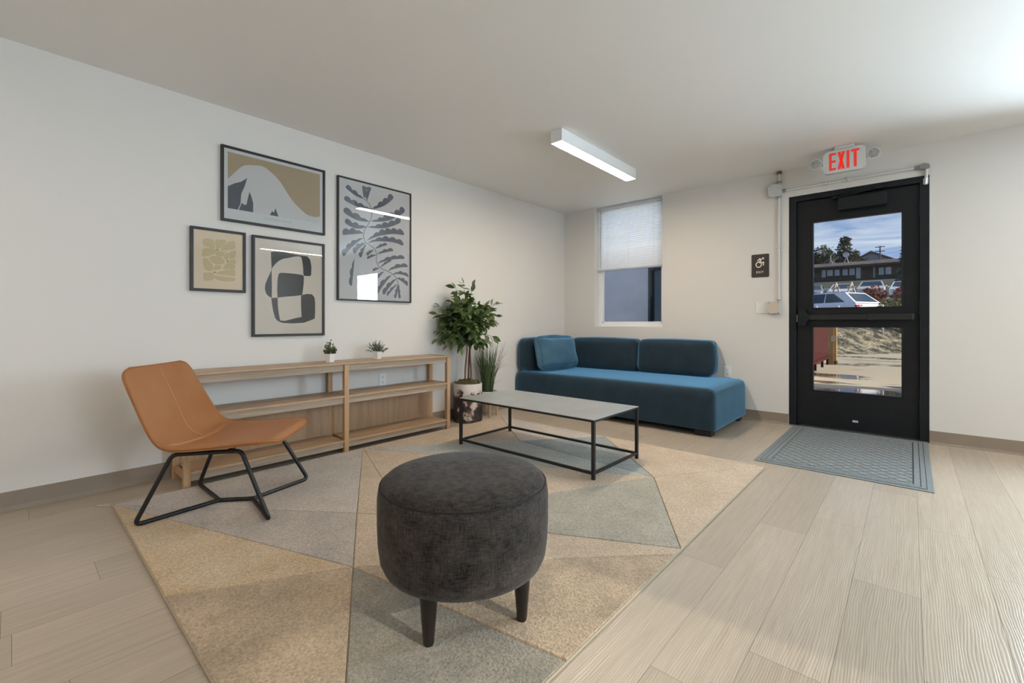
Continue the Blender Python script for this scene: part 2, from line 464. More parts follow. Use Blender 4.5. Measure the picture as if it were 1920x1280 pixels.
# floor: vinyl planks 0.19 m wide, 1.23 m long, running towards the back wall
def floor_mat():
    m, n, l, b = new_mat('pale_oak_planks')
    at = n.new('ShaderNodeAttribute')
    at.attribute_name = 'plank'
    tc = n.new('ShaderNodeTexCoord')
    off = n.new('ShaderNodeVectorMath')
    off.operation = 'MULTIPLY_ADD'
    off.inputs[1].default_value = (1, 1, 1)
    cmb = n.new('ShaderNodeCombineXYZ')
    mul = n.new('ShaderNodeMath'); mul.operation = 'MULTIPLY'; mul.inputs[1].default_value = 37.0
    l.new(at.outputs['Fac'], mul.inputs[0])
    l.new(mul.outputs['Value'], cmb.inputs['X'])
    l.new(mul.outputs['Value'], cmb.inputs['Y'])
    l.new(tc.outputs['Object'], off.inputs[0])
    l.new(cmb.outputs['Vector'], off.inputs[2])
    mp = n.new('ShaderNodeMapping'); mp.inputs['Scale'].default_value = (26, 1.3, 1)
    l.new(off.outputs['Vector'], mp.inputs['Vector'])
    nz = n.new('ShaderNodeTexNoise'); nz.inputs['Scale'].default_value = 2.2; nz.inputs['Detail'].default_value = 6
    nz.inputs['Roughness'].default_value = 0.62; nz.inputs['Distortion'].default_value = 1.1
    l.new(mp.outputs['Vector'], nz.inputs['Vector'])
    rp = n.new('ShaderNodeValToRGB')
    rp.color_ramp.elements[0].position = 0.30; rp.color_ramp.elements[1].position = 0.70
    rp.color_ramp.elements[0].color = (0.42, 0.345, 0.262, 1)
    rp.color_ramp.elements[1].color = (0.52, 0.44, 0.35, 1)
    l.new(nz.outputs['Fac'], rp.inputs['Fac'])
    tone = n.new('ShaderNodeMapRange')
    tone.inputs['To Min'].default_value = 0.90; tone.inputs['To Max'].default_value = 1.08
    l.new(at.outputs['Fac'], tone.inputs['Value'])
    mx = n.new('ShaderNodeVectorMath'); mx.operation = 'SCALE'
    l.new(rp.outputs['Color'], mx.inputs[0]); l.new(tone.outputs['Result'], mx.inputs['Scale'])
    # embossed grain: wavy cathedral lines
    mp2 = n.new('ShaderNodeMapping'); mp2.inputs['Scale'].default_value = (17, 2.6, 1)
    l.new(off.outputs['Vector'], mp2.inputs['Vector'])
    wv = n.new('ShaderNodeTexWave'); wv.wave_type = 'BANDS'; wv.bands_direction = 'X'
    wv.inputs['Scale'].default_value = 2.6; wv.inputs['Distortion'].default_value = 22.0
    wv.inputs['Detail'].default_value = 3; wv.inputs['Detail Scale'].default_value = 0.22
    l.new(mp2.outputs['Vector'], wv.inputs['Vector'])
    gm = n.new('ShaderNodeMapRange'); gm.inputs['From Min'].default_value = 0.0; gm.inputs['From Max'].default_value = 0.5
    gm.inputs['To Min'].default_value = 0.84; gm.inputs['To Max'].default_value = 1.03
    l.new(wv.outputs['Fac'], gm.inputs['Value'])
    mx2 = n.new('ShaderNodeVectorMath'); mx2.operation = 'SCALE'
    l.new(mx.outputs['Vector'], mx2.inputs[0]); l.new(gm.outputs['Result'], mx2.inputs['Scale'])
    l.new(mx2.outputs['Vector'], b.inputs['Base Color'])
    bp = n.new('ShaderNodeBump'); bp.inputs['Strength'].default_value = 0.30; bp.inputs['Distance'].default_value = 0.0010
    l.new(wv.outputs['Fac'], bp.inputs['Height'])
    bp2 = n.new('ShaderNodeBump'); bp2.inputs['Strength'].default_value = 0.2; bp2.inputs['Distance'].default_value = 0.0008
    l.new(nz.outputs['Fac'], bp2.inputs['Height']); l.new(bp.outputs['Normal'], bp2.inputs['Normal'])
    l.new(bp2.outputs['Normal'], b.inputs['Normal'])
    b.inputs['Roughness'].default_value = 0.33
    b.inputs['Specular IOR Level'].default_value = 0.65
    return m

bm = B()
lay = bm.faces.layers.float.new('plank')
PW, PL = 0.1935, 1.2275
KNOWN = {-1: -3.08, 0: -2.527, 1: -2.278, 2: -2.825, 3: -2.083, 4: -2.459}
g = 0.00045
k0 = math.floor((0 - 2.93) / PW)
k = k0
rnd = random.Random(3)
while 2.93 + k * PW < RX:
    xa, xb = max(0.0, 2.93 + k * PW), min(RX, 2.93 + (k + 1) * PW)
    j = KNOWN.get(k, -rnd.random() * PL)
    y = j - math.ceil((j - RY) / PL + 1) * PL
    while y < 0:
        ya, yb = max(RY, y), min(0.0, y + PL)
        if yb - ya > 0.002:
            f = bm.faces.new([bm.verts.new(p) for p in ((xa + g, ya + g, 0), (xb - g, ya + g, 0), (xb - g, yb - g, 0), (xa + g, yb - g, 0))])
            f[lay] = rnd.random()
        y += PL
    k += 1
box(bm, -0.15, RX + 0.15, RY - 0.15, 0.16, -0.20, -0.0008, mi=1)
fl = raw_obj('floor', bm, [floor_mat(), mat('plank_gap', (0.075, 0.055, 0.042), 0.9)])
fl['kind'] = 'structure'
fl['label'] = 'pale grey-beige oak plank floor running towards the door'

struct('ceiling', box(B(), -0.15, RX + 0.15, RY - 0.15, 0.25, H, H + 0.2), M_ceil)
struct('wall_left', box(B(), -0.15, 0, RY - 0.15, 0.25, -0.2, H), M_wall)
struct('wall_front', box(B(), 0, RX, RY - 0.15, RY, -0.2, H), M_wall)
WT = 0.25   # thickness of the outside walls

def wall_with_holes(name, axis, a, b, lo, hi, holes):
    """wall slab between a and b along its normal axis, holes = (u0,u1,z0,z1)"""
    bm = B()
    us = sorted(set([lo, hi] + [h[0] for h in holes] + [h[1] for h in holes]))
    for u0, u1 in zip(us, us[1:]):
        cuts = [(h[2], h[3]) for h in holes if h[0] <= u0 and h[1] >= u1]
        z = -0.2
        for c0, c1 in sorted(cuts):
            if c0 > z + 1e-4:
                box(bm, *( (u0, u1, a, b) if axis == 'y' else (a, b, u0, u1)), z, c0)
            z = c1
        if z < H - 1e-4:
            box(bm, *((u0, u1, a, b) if axis == 'y' else (a, b, u0, u1)), z, H)
    bmesh.ops.remove_doubles(bm, verts=bm.verts, dist=1e-5)
    return struct(name, bm, M_wall)

wall_with_holes('wall_back', 'y', 0, WT, 0, RX, [(0.469, 1.361, 0.93, H), (2.61, 3.596, -0.2, 2.18), (4.64, 5.50, 0.93, H)])
wall_with_holes('wall_right', 'x', RX, RX + WT, RY, WT, [(-4.2, -2.9, 0.93, H), (-6.2, -4.9, 0.93, H)])

# vinyl cove baseboards
PB = [(0.0, 0.0), (0.017, 0.0), (0.017, 0.002), (0.010, 0.007), (0.0055, 0.015), (0.004, 0.028), (0.004, 0.1035), (0.0, 0.1035)]
bm = B()
prism(bm, [(x, z) for x, z in PB], 'y', RY, 0.0)
struct('baseboard_left', bm, M_base)
bm = B()
for xa, xb in ((0.0, 2.608), (3.598, RX)):
    prism(bm, [(-x, z) for x, z in PB], 'x', xa, xb)
struct('baseboard_back', bm, M_base)
bm = B()
prism(bm, [(RX - x, z) for x, z in PB], 'y', RY, 0.0)
struct('baseboard_right', bm, M_base)

# ------------------------------------------------------------------ windows
def blind_mat():
    m, n, l, b = new_mat('white_blind_slats')
    b.inputs['Base Color'].default_value = (0.95, 0.96, 0.97, 1)
    b.inputs['Roughness'].default_value = 0.45
    tl = n.new('ShaderNodeBsdfTranslucent')
    tl.inputs['Color'].default_value = (0.85, 0.88, 0.92, 1)
    mx = n.new('ShaderNodeMixShader'); mx.inputs['Fac'].default_value = 0.3
    l.new(b.outputs['BSDF'], mx.inputs[1]); l.new(tl.outputs['BSDF'], mx.inputs[2])
    l.new(mx.outputs['Shader'], n['Material Output'].inputs['Surface'])
    return m
M_slat = blind_mat()

def window(name, axis, u0, u1, z0, z1, base, sgn, open_to, label=None):
    """window in the opening u0..u1; base + sgn*d is depth d behind the room face of the wall"""
    def bx(bm, a, b, d0, d1, za, zb, bev=0.0):
        p0, p1 = base + sgn * d0, base + sgn * d1
        p0, p1 = min(p0, p1), max(p0, p1)
        if axis == 'y': box(bm, a, b, p0, p1, za, zb, bev)
        else: box(bm, p0, p1, a, b, za, zb, bev)
    bm = B()
    fw = 0.045
    for (a, b, za, zb) in ((u0, u0 + fw, z0, z1), (u1 - fw, u1, z0, z1), (u0 + fw, u1 - fw, z0, z0 + fw), (u0 + fw, u1 - fw, z1 - fw, z1)):
        bx(bm, a, b, 0.10, 0.16, za, zb, 0.003)
    s = 0.018
    for (a, b, za, zb) in ((u0 + fw, u0 + fw + s, z0 + fw, z1 - fw), (u1 - fw - s, u1 - fw, z0 + fw, z1 - fw), (u0 + fw, u1 - fw, z0 + fw, z0 + fw + s), (u0 + fw, u1 - fw, z1 - fw - s, z1 - fw)):
        bx(bm, a, b, 0.115, 0.15, za, zb, 0.002)
    w = struct(name, bm, M_white, label)
    bm = B(); bx(bm, u0 + fw + s, u1 - fw - s, 0.128, 0.132, z0 + fw + s, z1 - fw - s)
    obj('window_pane', bm, M_glass, w)
    # stool and reveal lining
    bm = B(); bx(bm, u0, u1, 0.002, 0.10, z0, z0 + 0.006, 0.001)
    obj('window_sill', bm, M_white, w)
    return w

def blind(label, axis, u0, u1, zb, zt, base, sgn, tilt, group=None):
    c = (u0 + u1) / 2
    loc = (c, base + sgn * 0.06, zb) if axis == 'y' else (base + sgn * 0.06, c, zb)
    t = thing('venetian_blind', label, 'window blind', loc, group=group)
    def bx(bm, a, b, d0, d1, za, zc, bev=0.0):
        p0, p1 = sorted((base + sgn * d0, base + sgn * d1))
        if axis == 'y': box(bm, a, b, p0, p1, za, zc, bev)
        else: box(bm, p0, p1, a, b, za, zc, bev)
    bm = B(); bx(bm, u0, u1, 0.045, 0.080, zt - 0.028, zt, 0.002); obj('headrail', bm, mat('blind_headrail', (0.62, 0.63, 0.65), 0.4), t)
    bm = B(); bx(bm, u0, u1, 0.048, 0.078, zb, zb + 0.020, 0.004); obj('bottom_rail', bm, mat('blind_bottom_rail', (0.60, 0.62, 0.65), 0.4), t)
    bm = B()
    z = zb + 0.034
    n = int((zt - 0.04 - z) / 0.0245)
    for i in range(n + 1):
        zz = z + i * 0.0245
        pr = []
        for q in range(5):
            s = (q / 4 - 0.5) * 0.026
            pr.append((0.062 + s * math.cos(tilt), zz - s * math.sin(tilt) + 0.004 * math.cos(PI * (q / 4 - 0.5))))
        vs = []
        for d, h in pr:
            p = base + sgn * d
            if axis == 'y': vs.append((bm.verts.new((u0 + 0.004, p, h)), bm.verts.new((u1 - 0.004, p, h))))
            else: vs.append((bm.verts.new((p, u0 + 0.004, h)), bm.verts.new((p, u1 - 0.004, h))))
        for A, C in zip(vs, vs[1:]): bm.faces.new((A[0], A[1], C[1], C[0]))
    o = raw_obj('slats', bm, M_slat, t)
    for f in o.data.polygons: f.use_smooth = True
    M_cord = mat('blind_cord', (0.7, 0.7, 0.7), 0.6)
    for fr in (0.18, 0.5, 0.86):
        bm = B()
        u = u0 + (u1 - u0) * fr
        p = base + sgn * 0.0475
        tube(bm, [(u, p, zb + 0.02), (u, p, zt - 0.02)] if axis == 'y' else [(p, u, zb + 0.02), (p, u, zt - 0.02)], 0.0012, 6)
        obj('ladder_cord', bm, M_cord, t)
    if axis == 'y':
        bm = B(); tube(bm, [(u0 + 0.062, base + sgn * 0.036, zb + 0.03), (u0 + 0.062, base + sgn * 0.040, zt - 0.03)], 0.004, 8)
        obj('tilt_wand', bm, mat('blind_wand', (0.35, 0.36, 0.38), 0.3), t)
    return t

window('window_1', 'y', 0.469, 1.361, 0.93, H, 0.0, 1, True, 'white framed window above the sofa, blind half down')
blind('white slatted blind half lowered in the window above the sofa', 'y', 0.474, 1.356, 1.635, H - 0.003, 0.0, 1, -1.12)
window('window_2', 'y', 4.64, 5.50, 0.93, H, 0.0, 1, True, 'white framed window to the right of the door, outside the view')
blind('white slatted blind in the window right of the black door', 'y', 4.645, 5.495, 1.0, H - 0.003, 0.0, 1, -1.12)
window('window_3', 'x', -4.2, -2.9, 0.93, H, RX, 1, True, 'window in the right wall nearer the back wall')
blind('white slatted blind on the right wall window nearer the back wall', 'x', -4.195, -2.905, 0.95, H - 0.003, RX, 1, -1.1)
window('window_4', 'x', -6.2, -4.9, 0.93, H, RX, 1, True, 'window in the right wall nearer the camera')
blind('white slatted blind on the right wall window nearer the camera', 'x', -6.195, -4.905, 0.95, H - 0.003, RX, 1, -1.1)

# ------------------------------------------------------------------ door
dr = bpy.data.objects.new('door_1', None)
COL.objects.link(dr)
dr.location = (3.1, 0.05, 0)
tag(dr, 'black glazed exit door with push bar and closer', kind='structure')
bm = B()
X0, X1, ZT = 2.612, 3.594, 2.178
for a in ((X0, X0 + 0.058, 0, ZT), (X1 - 0.058, X1, 0, ZT), (X0 + 0.058, X1 - 0.058, ZT - 0.05, ZT)):
    box(bm, a[0], a[1], 0.004, 0.15, a[2], a[3], 0.002)
for a in ((X0 + 0.058, X0 + 0.074, 0, ZT - 0.05), (X1 - 0.074, X1 - 0.058, 0, ZT - 0.05), (X0 + 0.074, X1 - 0.074, ZT - 0.066, ZT - 0.05)):
    box(bm, a[0], a[1], 0.088, 0.13, a[2], a[3], 0.002)
obj('door_frame', bm, M_black, dr)
LX0, LX1, LZ0, LZ1 = 2.673, 3.533, 0.014, ZT - 0.054
GX0, GX1 = 2.790, 3.434
GU, GL = (1.108, 1.926), (0.340, 0.945)
bm = B()
ya, yb = 0.040, 0.085
for a in ((LX0, GX0, LZ0, LZ1), (GX1, LX1, LZ0, LZ1), (GX0, GX1, LZ0, GL[0]), (GX0, GX1, GL[1], GU[0]), (GX0, GX1, GU[1], LZ1)):
    box(bm, a[0], a[1], ya, yb, a[2], a[3])
leaf = obj('door_leaf', bm, mat('scuffed_black_door', (0.008, 0.009, 0.011), rough=0.40, color2=(0.015, 0.015, 0.016), scale=14, lo=0.55, hi=0.8, spec=0.3), dr)
bm = B()
for zz in (GU, GL):
    for a in ((GX0, GX0 + 0.010, zz[0], zz[1]), (GX1 - 0.010, GX1, zz[0], zz[1]), (GX0, GX1, zz[0], zz[0] + 0.010), (GX0, GX1, zz[1] - 0.010, zz[1])):
        box(bm, a[0], a[1], 0.034, 0.090, a[2], a[3], 0.002)
obj('glazing_bead', bm, M_black, leaf)
for zz in (GU, GL):
    obj('door_pane', box(B(), GX0 + 0.004, GX1 - 0.004, 0.060, 0.066, zz[0] + 0.004, zz[1] - 0.004), M_glass, dr)
bm = B()
box(bm, 2.722, 3.498, -0.020, 0.020, 1.003, 1.052, 0.006, 3)
box(bm, 3.20, 3.502, -0.026, 0.022, 1.000, 1.056, 0.008, 3)
pb = obj('push_bar', bm, mat('push_bar_black', (0.012, 0.012, 0.013), 0.3), dr)
bm = B()
prism(bm, [(2.690, 0.945), (2.752, 0.945), (2.758, 0.995), (2.778, 1.01), (2.778, 1.05), (2.752, 1.07), (2.735, 1.115), (2.694, 1.118)], 'y', -0.035, 0.034, bev=0.004)
obj('latch_case', bm, M_black, pb)
bm = B(); box(bm, 3.474, 3.508, -0.022, 0.036, 1.006, 1.050, 0.006)
obj('end_bracket', bm, M_black, pb)
obj('strike_plate', box(B(), 2.6705, 2.6765, 0.020, 0.042, 0.985, 1.055), mat('brushed_steel', (0.55, 0.55, 0.55), 0.35, 1.0), dr)
bm = B(); box(bm, 2.992, 3.334, -0.030, 0.036, 1.985, 2.098, 0.008, 3)
cl = obj('door_closer', bm, mat('closer_cover', (0.013, 0.015, 0.017), 0.5, spec=0.25), dr)
bm = B()
tube(bm, [(2.97, -0.005, 2.108), (3.28, -0.018, 2.138)], 0.008, 8)
tube(bm, [(3.28, -0.018, 2.138), (3.36, 0.000, 2.142)], 0.006, 8)
box(bm, 3.255, 3.305, -0.035, 0.000, 2.125, 2.152, 0.004)
box(bm, 3.34, 3.40, -0.01, 0.006, 2.130, 2.150, 0.003)
box(bm, 2.955, 2.985, -0.02, 0.03, 2.095, 2.118, 0.003)
obj('closer_arm', bm, M_black, cl)
bm = B()
tube(bm, [(3.10, 0.0385, 0.102), (3.10, 0.0365, 0.102)], 0.001, 4)
box(bm, 3.094, 3.134, 0.0385, 0.0402, 0.090, 0.108)
obj('sticker', bm, mat('white_sticker', (0.7, 0.7, 0.75), 0.5, color2=(0.35, 0.37, 0.5), scale=90), dr)
bm = B(); box(bm, 2.612, 3.594, 0.0, 0.16, -0.001, 0.008, 0.003)
obj('threshold', bm, mat('aluminium_threshold', (0.16, 0.15, 0.14), 0.45, 0.8), dr)
for zz in (0.25, 1.08, 1.92):
    bm = B(); tube(bm, [(3.536, 0.030, zz - 0.055), (3.536, 0.030, zz + 0.055)], 0.008, 10)
    obj('hinge', bm, M_black, dr)
# ------------------------------------------------------------------ area rug (2.43 x 3.0 m) with carved geometric panels
def rug_mat(name, c1, c2):
    m, n, l, b = new_mat(name)
    tc = n.new('ShaderNodeTexCoord')
    a = n.new('ShaderNodeTexNoise'); a.inputs['Scale'].default_value = 5.0; a.inputs['Detail'].default_value = 5
    f = n.new('ShaderNodeTexNoise'); f.inputs['Scale'].default_value = 130.0; f.inputs['Detail'].default_value = 3
    l.new(tc.outputs['Object'], a.inputs['Vector']); l.new(tc.outputs['Object'], f.inputs['Vector'])
    rp = n.new('ShaderNodeValToRGB')
    rp.color_ramp.elements[0].position = 0.36; rp.color_ramp.elements[1].position = 0.64
    rp.color_ramp.elements[0].color = (*c1, 1); rp.color_ramp.elements[1].color = (*c2, 1)
    l.new(a.outputs['Fac'], rp.inputs['Fac'])
    mr = n.new('ShaderNodeMapRange'); mr.inputs['From Min'].default_value = 0.3; mr.inputs['From Max'].default_value = 0.7
    mr.inputs['To Min'].default_value = 0.72; mr.inputs['To Max'].default_value = 1.22
    l.new(f.outputs['Fac'], mr.inputs['Value'])
    sc = n.new('ShaderNodeVectorMath'); sc.operation = 'SCALE'
    l.new(rp.outputs['Color'], sc.inputs[0]); l.new(mr.outputs['Result'], sc.inputs['Scale'])
    l.new(sc.outputs['Vector'], b.inputs['Base Color'])
    bp = n.new('ShaderNodeBump'); bp.inputs['Strength'].default_value = 0.9; bp.inputs['Distance'].default_value = 0.004
    l.new(f.outputs['Fac'], bp.inputs['Height']); l.new(bp.outputs['Normal'], b.inputs['Normal'])
    b.inputs['Roughness'].default_value = 0.95
    b.inputs['Specular IOR Level'].default_value = 0.1
    b.inputs['Sheen Weight'].default_value = 0.15
    return m
RUGM = [rug_mat('rug_sand', (0.52, 0.385, 0.235), (0.58, 0.45, 0.30)),          # 0
        rug_mat('rug_taupe', (0.41, 0.315, 0.22), (0.53, 0.405, 0.28)),         # 1
        rug_mat('rug_grey_blue', (0.265, 0.24, 0.20), (0.36, 0.315, 0.25)),   # 2
        rug_mat('rug_beige', (0.52, 0.405, 0.29), (0.58, 0.46, 0.34)),        # 3
        rug_mat('rug_lilac_grey', (0.41, 0.365, 0.32), (0.50, 0.44, 0.38)),    # 4
        rug_mat('rug_pale_grey', (0.49, 0.44, 0.39), (0.55, 0.49, 0.43)),      # 5
        rug_mat('rug_sage', (0.36, 0.335, 0.27), (0.43, 0.395, 0.32)),        # 6
        rug_mat('rug_dusty_blue', (0.25, 0.295, 0.30), (0.36, 0.375, 0.355)),    # 7
        rug_mat('rug_silver_blue', (0.40, 0.41, 0.385), (0.48, 0.465, 0.42)),  # 8
        mat('rug_groove', (0.20, 0.145, 0.09), 0.95)]                          # 9
N = dict(P0=(.325, -4.605), P1=(.325, -1.595), P2=(2.75, -1.595), P3=(2.75, -4.605), A=(.325, -3.155), X=(1.385, -3.797), N1=(1.839, -4.066),
         N3=(1.60, -3.655), N2=(2.28, -2.285), N4=(1.09, -2.195), E=(1.53, -1.595), G3=(2.75, -3.06), K=(2.75, -3.125), M=(2.75, -3.91), Q=(1.52, -4.605))
PAN = [('P0 Q N1', 0), ('Q P3 N1', 1), ('P3 M N1', 2), ('M K N1', 1), ('N1 K G3 N3 X', 3), ('P0 N1 X', 4), ('P0 X A', 5), ('A X N3', 3),
       ('A N3 N2', 3), ('N3 G3 N2', 6), ('A N2 N4', 8), ('A N4 P1', 3), ('P1 N4 E', 5), ('N4 N2 E', 7), ('E N2 P2', 3), ('N2 G3 P2', 3)]
rug = thing('area_rug', 'large beige, sand and grey-blue area rug with carved triangles, under the ottoman and coffee table', 'rug', (1.54, -3.1, 0))
RH = 0.012
bm = B()
box(bm, 0.326, 2.749, -4.604, -1.596, 0.001, RH - 0.004, mi=9)
def inset(poly, d):
    n = len(poly); out = []
    ar = sum(poly[i][0] * poly[(i + 1) % n][1] - poly[(i + 1) % n][0] * poly[i][1] for i in range(n))
    if ar < 0: poly = poly[::-1]
    for i in range(n):
        p, a, b = Vector(poly[i]), Vector(poly[i - 1]), Vector(poly[(i + 1) % n])
        e1, e2 = (p - a).normalized(), (b - p).normalized()
        n1, n2 = Vector((-e1.y, e1.x)), Vector((-e2.y, e2.x))
        k = n1 + n2
        k = k / max(0.25, k.dot(n1)) if k.length > 1e-6 else n1
        out.append(p + k * d)
    return out
for s, mi in PAN:
    poly = [N[q] for q in s.split()]
    lo, hi = inset(poly, 0.0012), inset(poly, 0.0050)
    v0 = [bm.verts.new((p.x, p.y, RH - 0.004)) for p in lo]
    v1 = [bm.verts.new((p.x, p.y, RH)) for p in hi]
    n = len(lo)
    f = bm.faces.new(v1); f.material_index = mi
    for i in range(n):
        f = bm.faces.new((v0[i], v0[(i + 1) % n], v1[(i + 1) % n], v1[i])); f.material_index = mi
raw_obj('pile', bm, RUGM, rug)
bm = B()
tube(bm, [(.325, -4.605, .006), (2.75, -4.605, .006), (2.75, -1.595, .006), (.325, -1.595, .006)], 0.0045, 8, closed=True)
obj('edge_binding', bm, mat('rug_binding', (0.40, 0.33, 0.24), 0.9, bump=0.5, bscale=200), rug)

# ------------------------------------------------------------------ tan leather lounge chair
M_leather = mat('tan_leather', (0.375, 0.150, 0.050), rough=0.40, color2=(0.43, 0.185, 0.070), scale=5, lo=0.3, hi=0.75, bump=0.10, bscale=260, dist=0.0005)
M_seam = mat('leather_piping', (0.33, 0.125, 0.038), rough=0.45)
M_thread = mat('tan_thread', (0.62, 0.36, 0.17), rough=0.7)
ch = thing('lounge_chair', 'tan leather armless lounge chair on bent black tube frame', 'chair', (0.750, -4.1645, 0), math.radians(49.16))
ZR = RH + 0.0105
TR = 0.0105
prof = [(-0.376, 0.757), (-0.354, 0.708), (-0.316, 0.627), (-0.270, 0.532), (-0.232, 0.460), (-0.206, 0.422), (-0.178, 0.398), (-0.140, 0.386),
        (-0.080, 0.382), (0.02, 0.385), (0.11, 0.391), (0.19, 0.396), (0.25, 0.398), (0.291, 0.396), (0.318, 0.384)]
def crm(pts, m):
    out = []
    P = [Vector(p) for p in pts]
    P = [2 * P[0] - P[1]] + P + [2 * P[-1] - P[-2]]
    for i in range(1, len(P) - 2):
        for k in range(m):
            t = k / m
            a, b, c, d = P[i - 1], P[i], P[i + 1], P[i + 2]
            out.append(0.5 * (2 * b + (c - a) * t + (2 * a - 5 * b + 4 * c - d) * t * t + (3 * b - a - 3 * c + d) * t ** 3))
    out.append(P[-2])
    return out
pr = crm(prof, 4)
arc = [0.0]
for a, b in zip(pr, pr[1:]): arc.append(arc[-1] + (b - a).length)
LT = arc[-1]
def half_w(s):
    d0, d1 = s, LT - s
    x = s / LT
    w = 0.262 + 0.048 * min(1, x / 0.5) if x < 0.5 else 0.310 - 0.030 * ((x - 0.5) / 0.5)
    for d, r in ((d0, 0.06), (d1, 0.095)):
        if d < r: w += -r + math.sqrt(max(0.0, r * r - (r - d) ** 2))
    return w
def shell_pt(i, t, off):
    p = pr[i]
    a, b = pr[max(0, i - 1)], pr[min(len(pr) - 1, i + 1)]
    tg = (b - a).normalized()
    nm = Vector((-tg.y, tg.x))             # towards the sitter
    s = arc[i]
    x = s / LT
    curl = 0.008 + 0.016 * math.exp(-((x - 0.42) / 0.16) ** 2)
    e = curl * (abs(t) ** 3 - 1)
    w = half_w(s)
    q = p + nm * (e + off)
    return Vector((q.x, t * w, q.y))
NT = 24
tv = [math.sin((j / NT * 2 - 1) * PI / 2) for j in range(NT + 1)]
bm = B()
up, dn = [], []
for i in range(len(pr)):
    up.append([bm.verts.new(shell_pt(i, t, 0.012 * (1 - abs(t) ** 6) * min(1, 4 * min(arc[i], LT - arc[i]) / LT * 5 + .15))) for t in tv])
    dn.append([bm.verts.new(shell_pt(i, t * 0.985, -0.016)) for t in tv])
for i in range(len(pr) - 1):
    for j in range(NT):
        bm.faces.new((up[i][j], up[i][j + 1], up[i + 1][j + 1], up[i + 1][j]))
        bm.faces.new((dn[i][j], dn[i + 1][j], dn[i + 1][j + 1], dn[i][j + 1]))
for i in range(len(pr) - 1):
    bm.faces.new((up[i][0], up[i + 1][0], dn[i + 1][0], dn[i][0]))
    bm.faces.new((up[i][NT], dn[i][NT], dn[i + 1][NT], up[i + 1][NT]))
for j in range(NT):
    bm.faces.new((up[0][j], dn[0][j], dn[0][j + 1], up[0][j + 1]))
    bm.faces.new((up[-1][j], up[-1][j + 1], dn[-1][j + 1], dn[-1][j]))
obj('seat_shell', bm, M_leather, ch, smooth=True, local=True, sharp=1.0)
bm = B()
loop = [shell_pt(i, -1, -0.002) for i in range(len(pr))] + [shell_pt(len(pr) - 1, t, -0.002) for t in tv[1:-1]] + \
       [shell_pt(i, 1, -0.002) for i in range(len(pr) - 1, -1, -1)] + [shell_pt(0, t, -0.002) for t in tv[::-1][1:-1]]
tube(bm, loop, 0.0055, 8, closed=True)
obj('piping', bm, M_seam, ch, smooth=True, local=True)
bm = B()
ic = min(range(len(pr)), key=lambda i: abs(pr[i].x + 0.150) + (0 if pr[i].y < 0.43 else 9))
tube(bm, [shell_pt(i, 0, 0.0125) for i in range(2, ic + 1)], 0.0012, 6)
for k in (0, 1):
    pts = []
    for t in tv:
        bulge = int(round(5 * (1 - t * t)))
        pts.append(shell_pt(min(len(pr) - 1, ic - 3 + bulge + k), t * 0.97, 0.0128 * (1 - abs(t) ** 6)))
    tube(bm, pts, 0.0009, 6)
obj('stitching', bm, M_thread, ch, smooth=True, local=True)
FB, FF = (-0.312, 0.273), (0.294, 0.290)
RB_, RF_ = (-0.176, 0.335), (0.138, 0.343)
RV = 0.222
M1, M2 = (-0.070, -0.0), (0.100, -0.0)
for s in (-1, 1):
    for (fu, fv), (ru, rz), mu, side in ((FB, RB_, M1[0], -1), (FF, RF_, M2[0], 1)):
        foot = Vector((fu, s * fv, ZR)); top = Vector((ru, s * RV, rz))
        m = Vector((mu, 0, ZR))
        inn = foot + (m - foot).normalized() * 0.07
        mid = Vector(((RB_[0] + RF_[0]) / 2, s * RV, (RB_[1] + RF_[1]) / 2))
        rin = top + (mid - top).normalized() * 0.06
        bm = B(); tube(bm, fillet([inn, foot, top, rin], 0.045, 8), TR, 12)
        obj('leg', bm, M_blackp, ch, smooth=True, local=True, sharp=1.2)
    a = Vector((RB_[0], s * RV, RB_[1])); b = Vector((RF_[0], s * RV, RF_[1]))
    d = (b - a).normalized()
    bm = B(); tube(bm, [a + d * 0.055, b - d * 0.055], TR, 12)
    obj('seat_rail', bm, M_blackp, ch, smooth=True, local=True, sharp=1.2)
bm = B()
tube(bm, [(M1[0] - 0.005, 0, ZR), (M2[0] + 0.005, 0, ZR)], TR, 12)
for s in (-1, 1):
    for (fu, fv), mu in ((FB, M1[0]), (FF, M2[0])):
        foot = Vector((fu, s * fv, ZR)); m = Vector((mu, 0, ZR))
        tube(bm, [m, foot + (m - foot).normalized() * 0.065], TR, 12)
obj('floor_rail', bm, M_blackp, ch, smooth=True, local=True, sharp=1.2)
for u, z in ((-0.10, 0.3370), (0.07, 0.3410)):
    bm = B(); tube(bm, [(u, -RV, z), (u, RV, z)], 0.008, 10)
    obj('cross_bar', bm, M_blackp, ch, smooth=True, local=True, sharp=1.2)

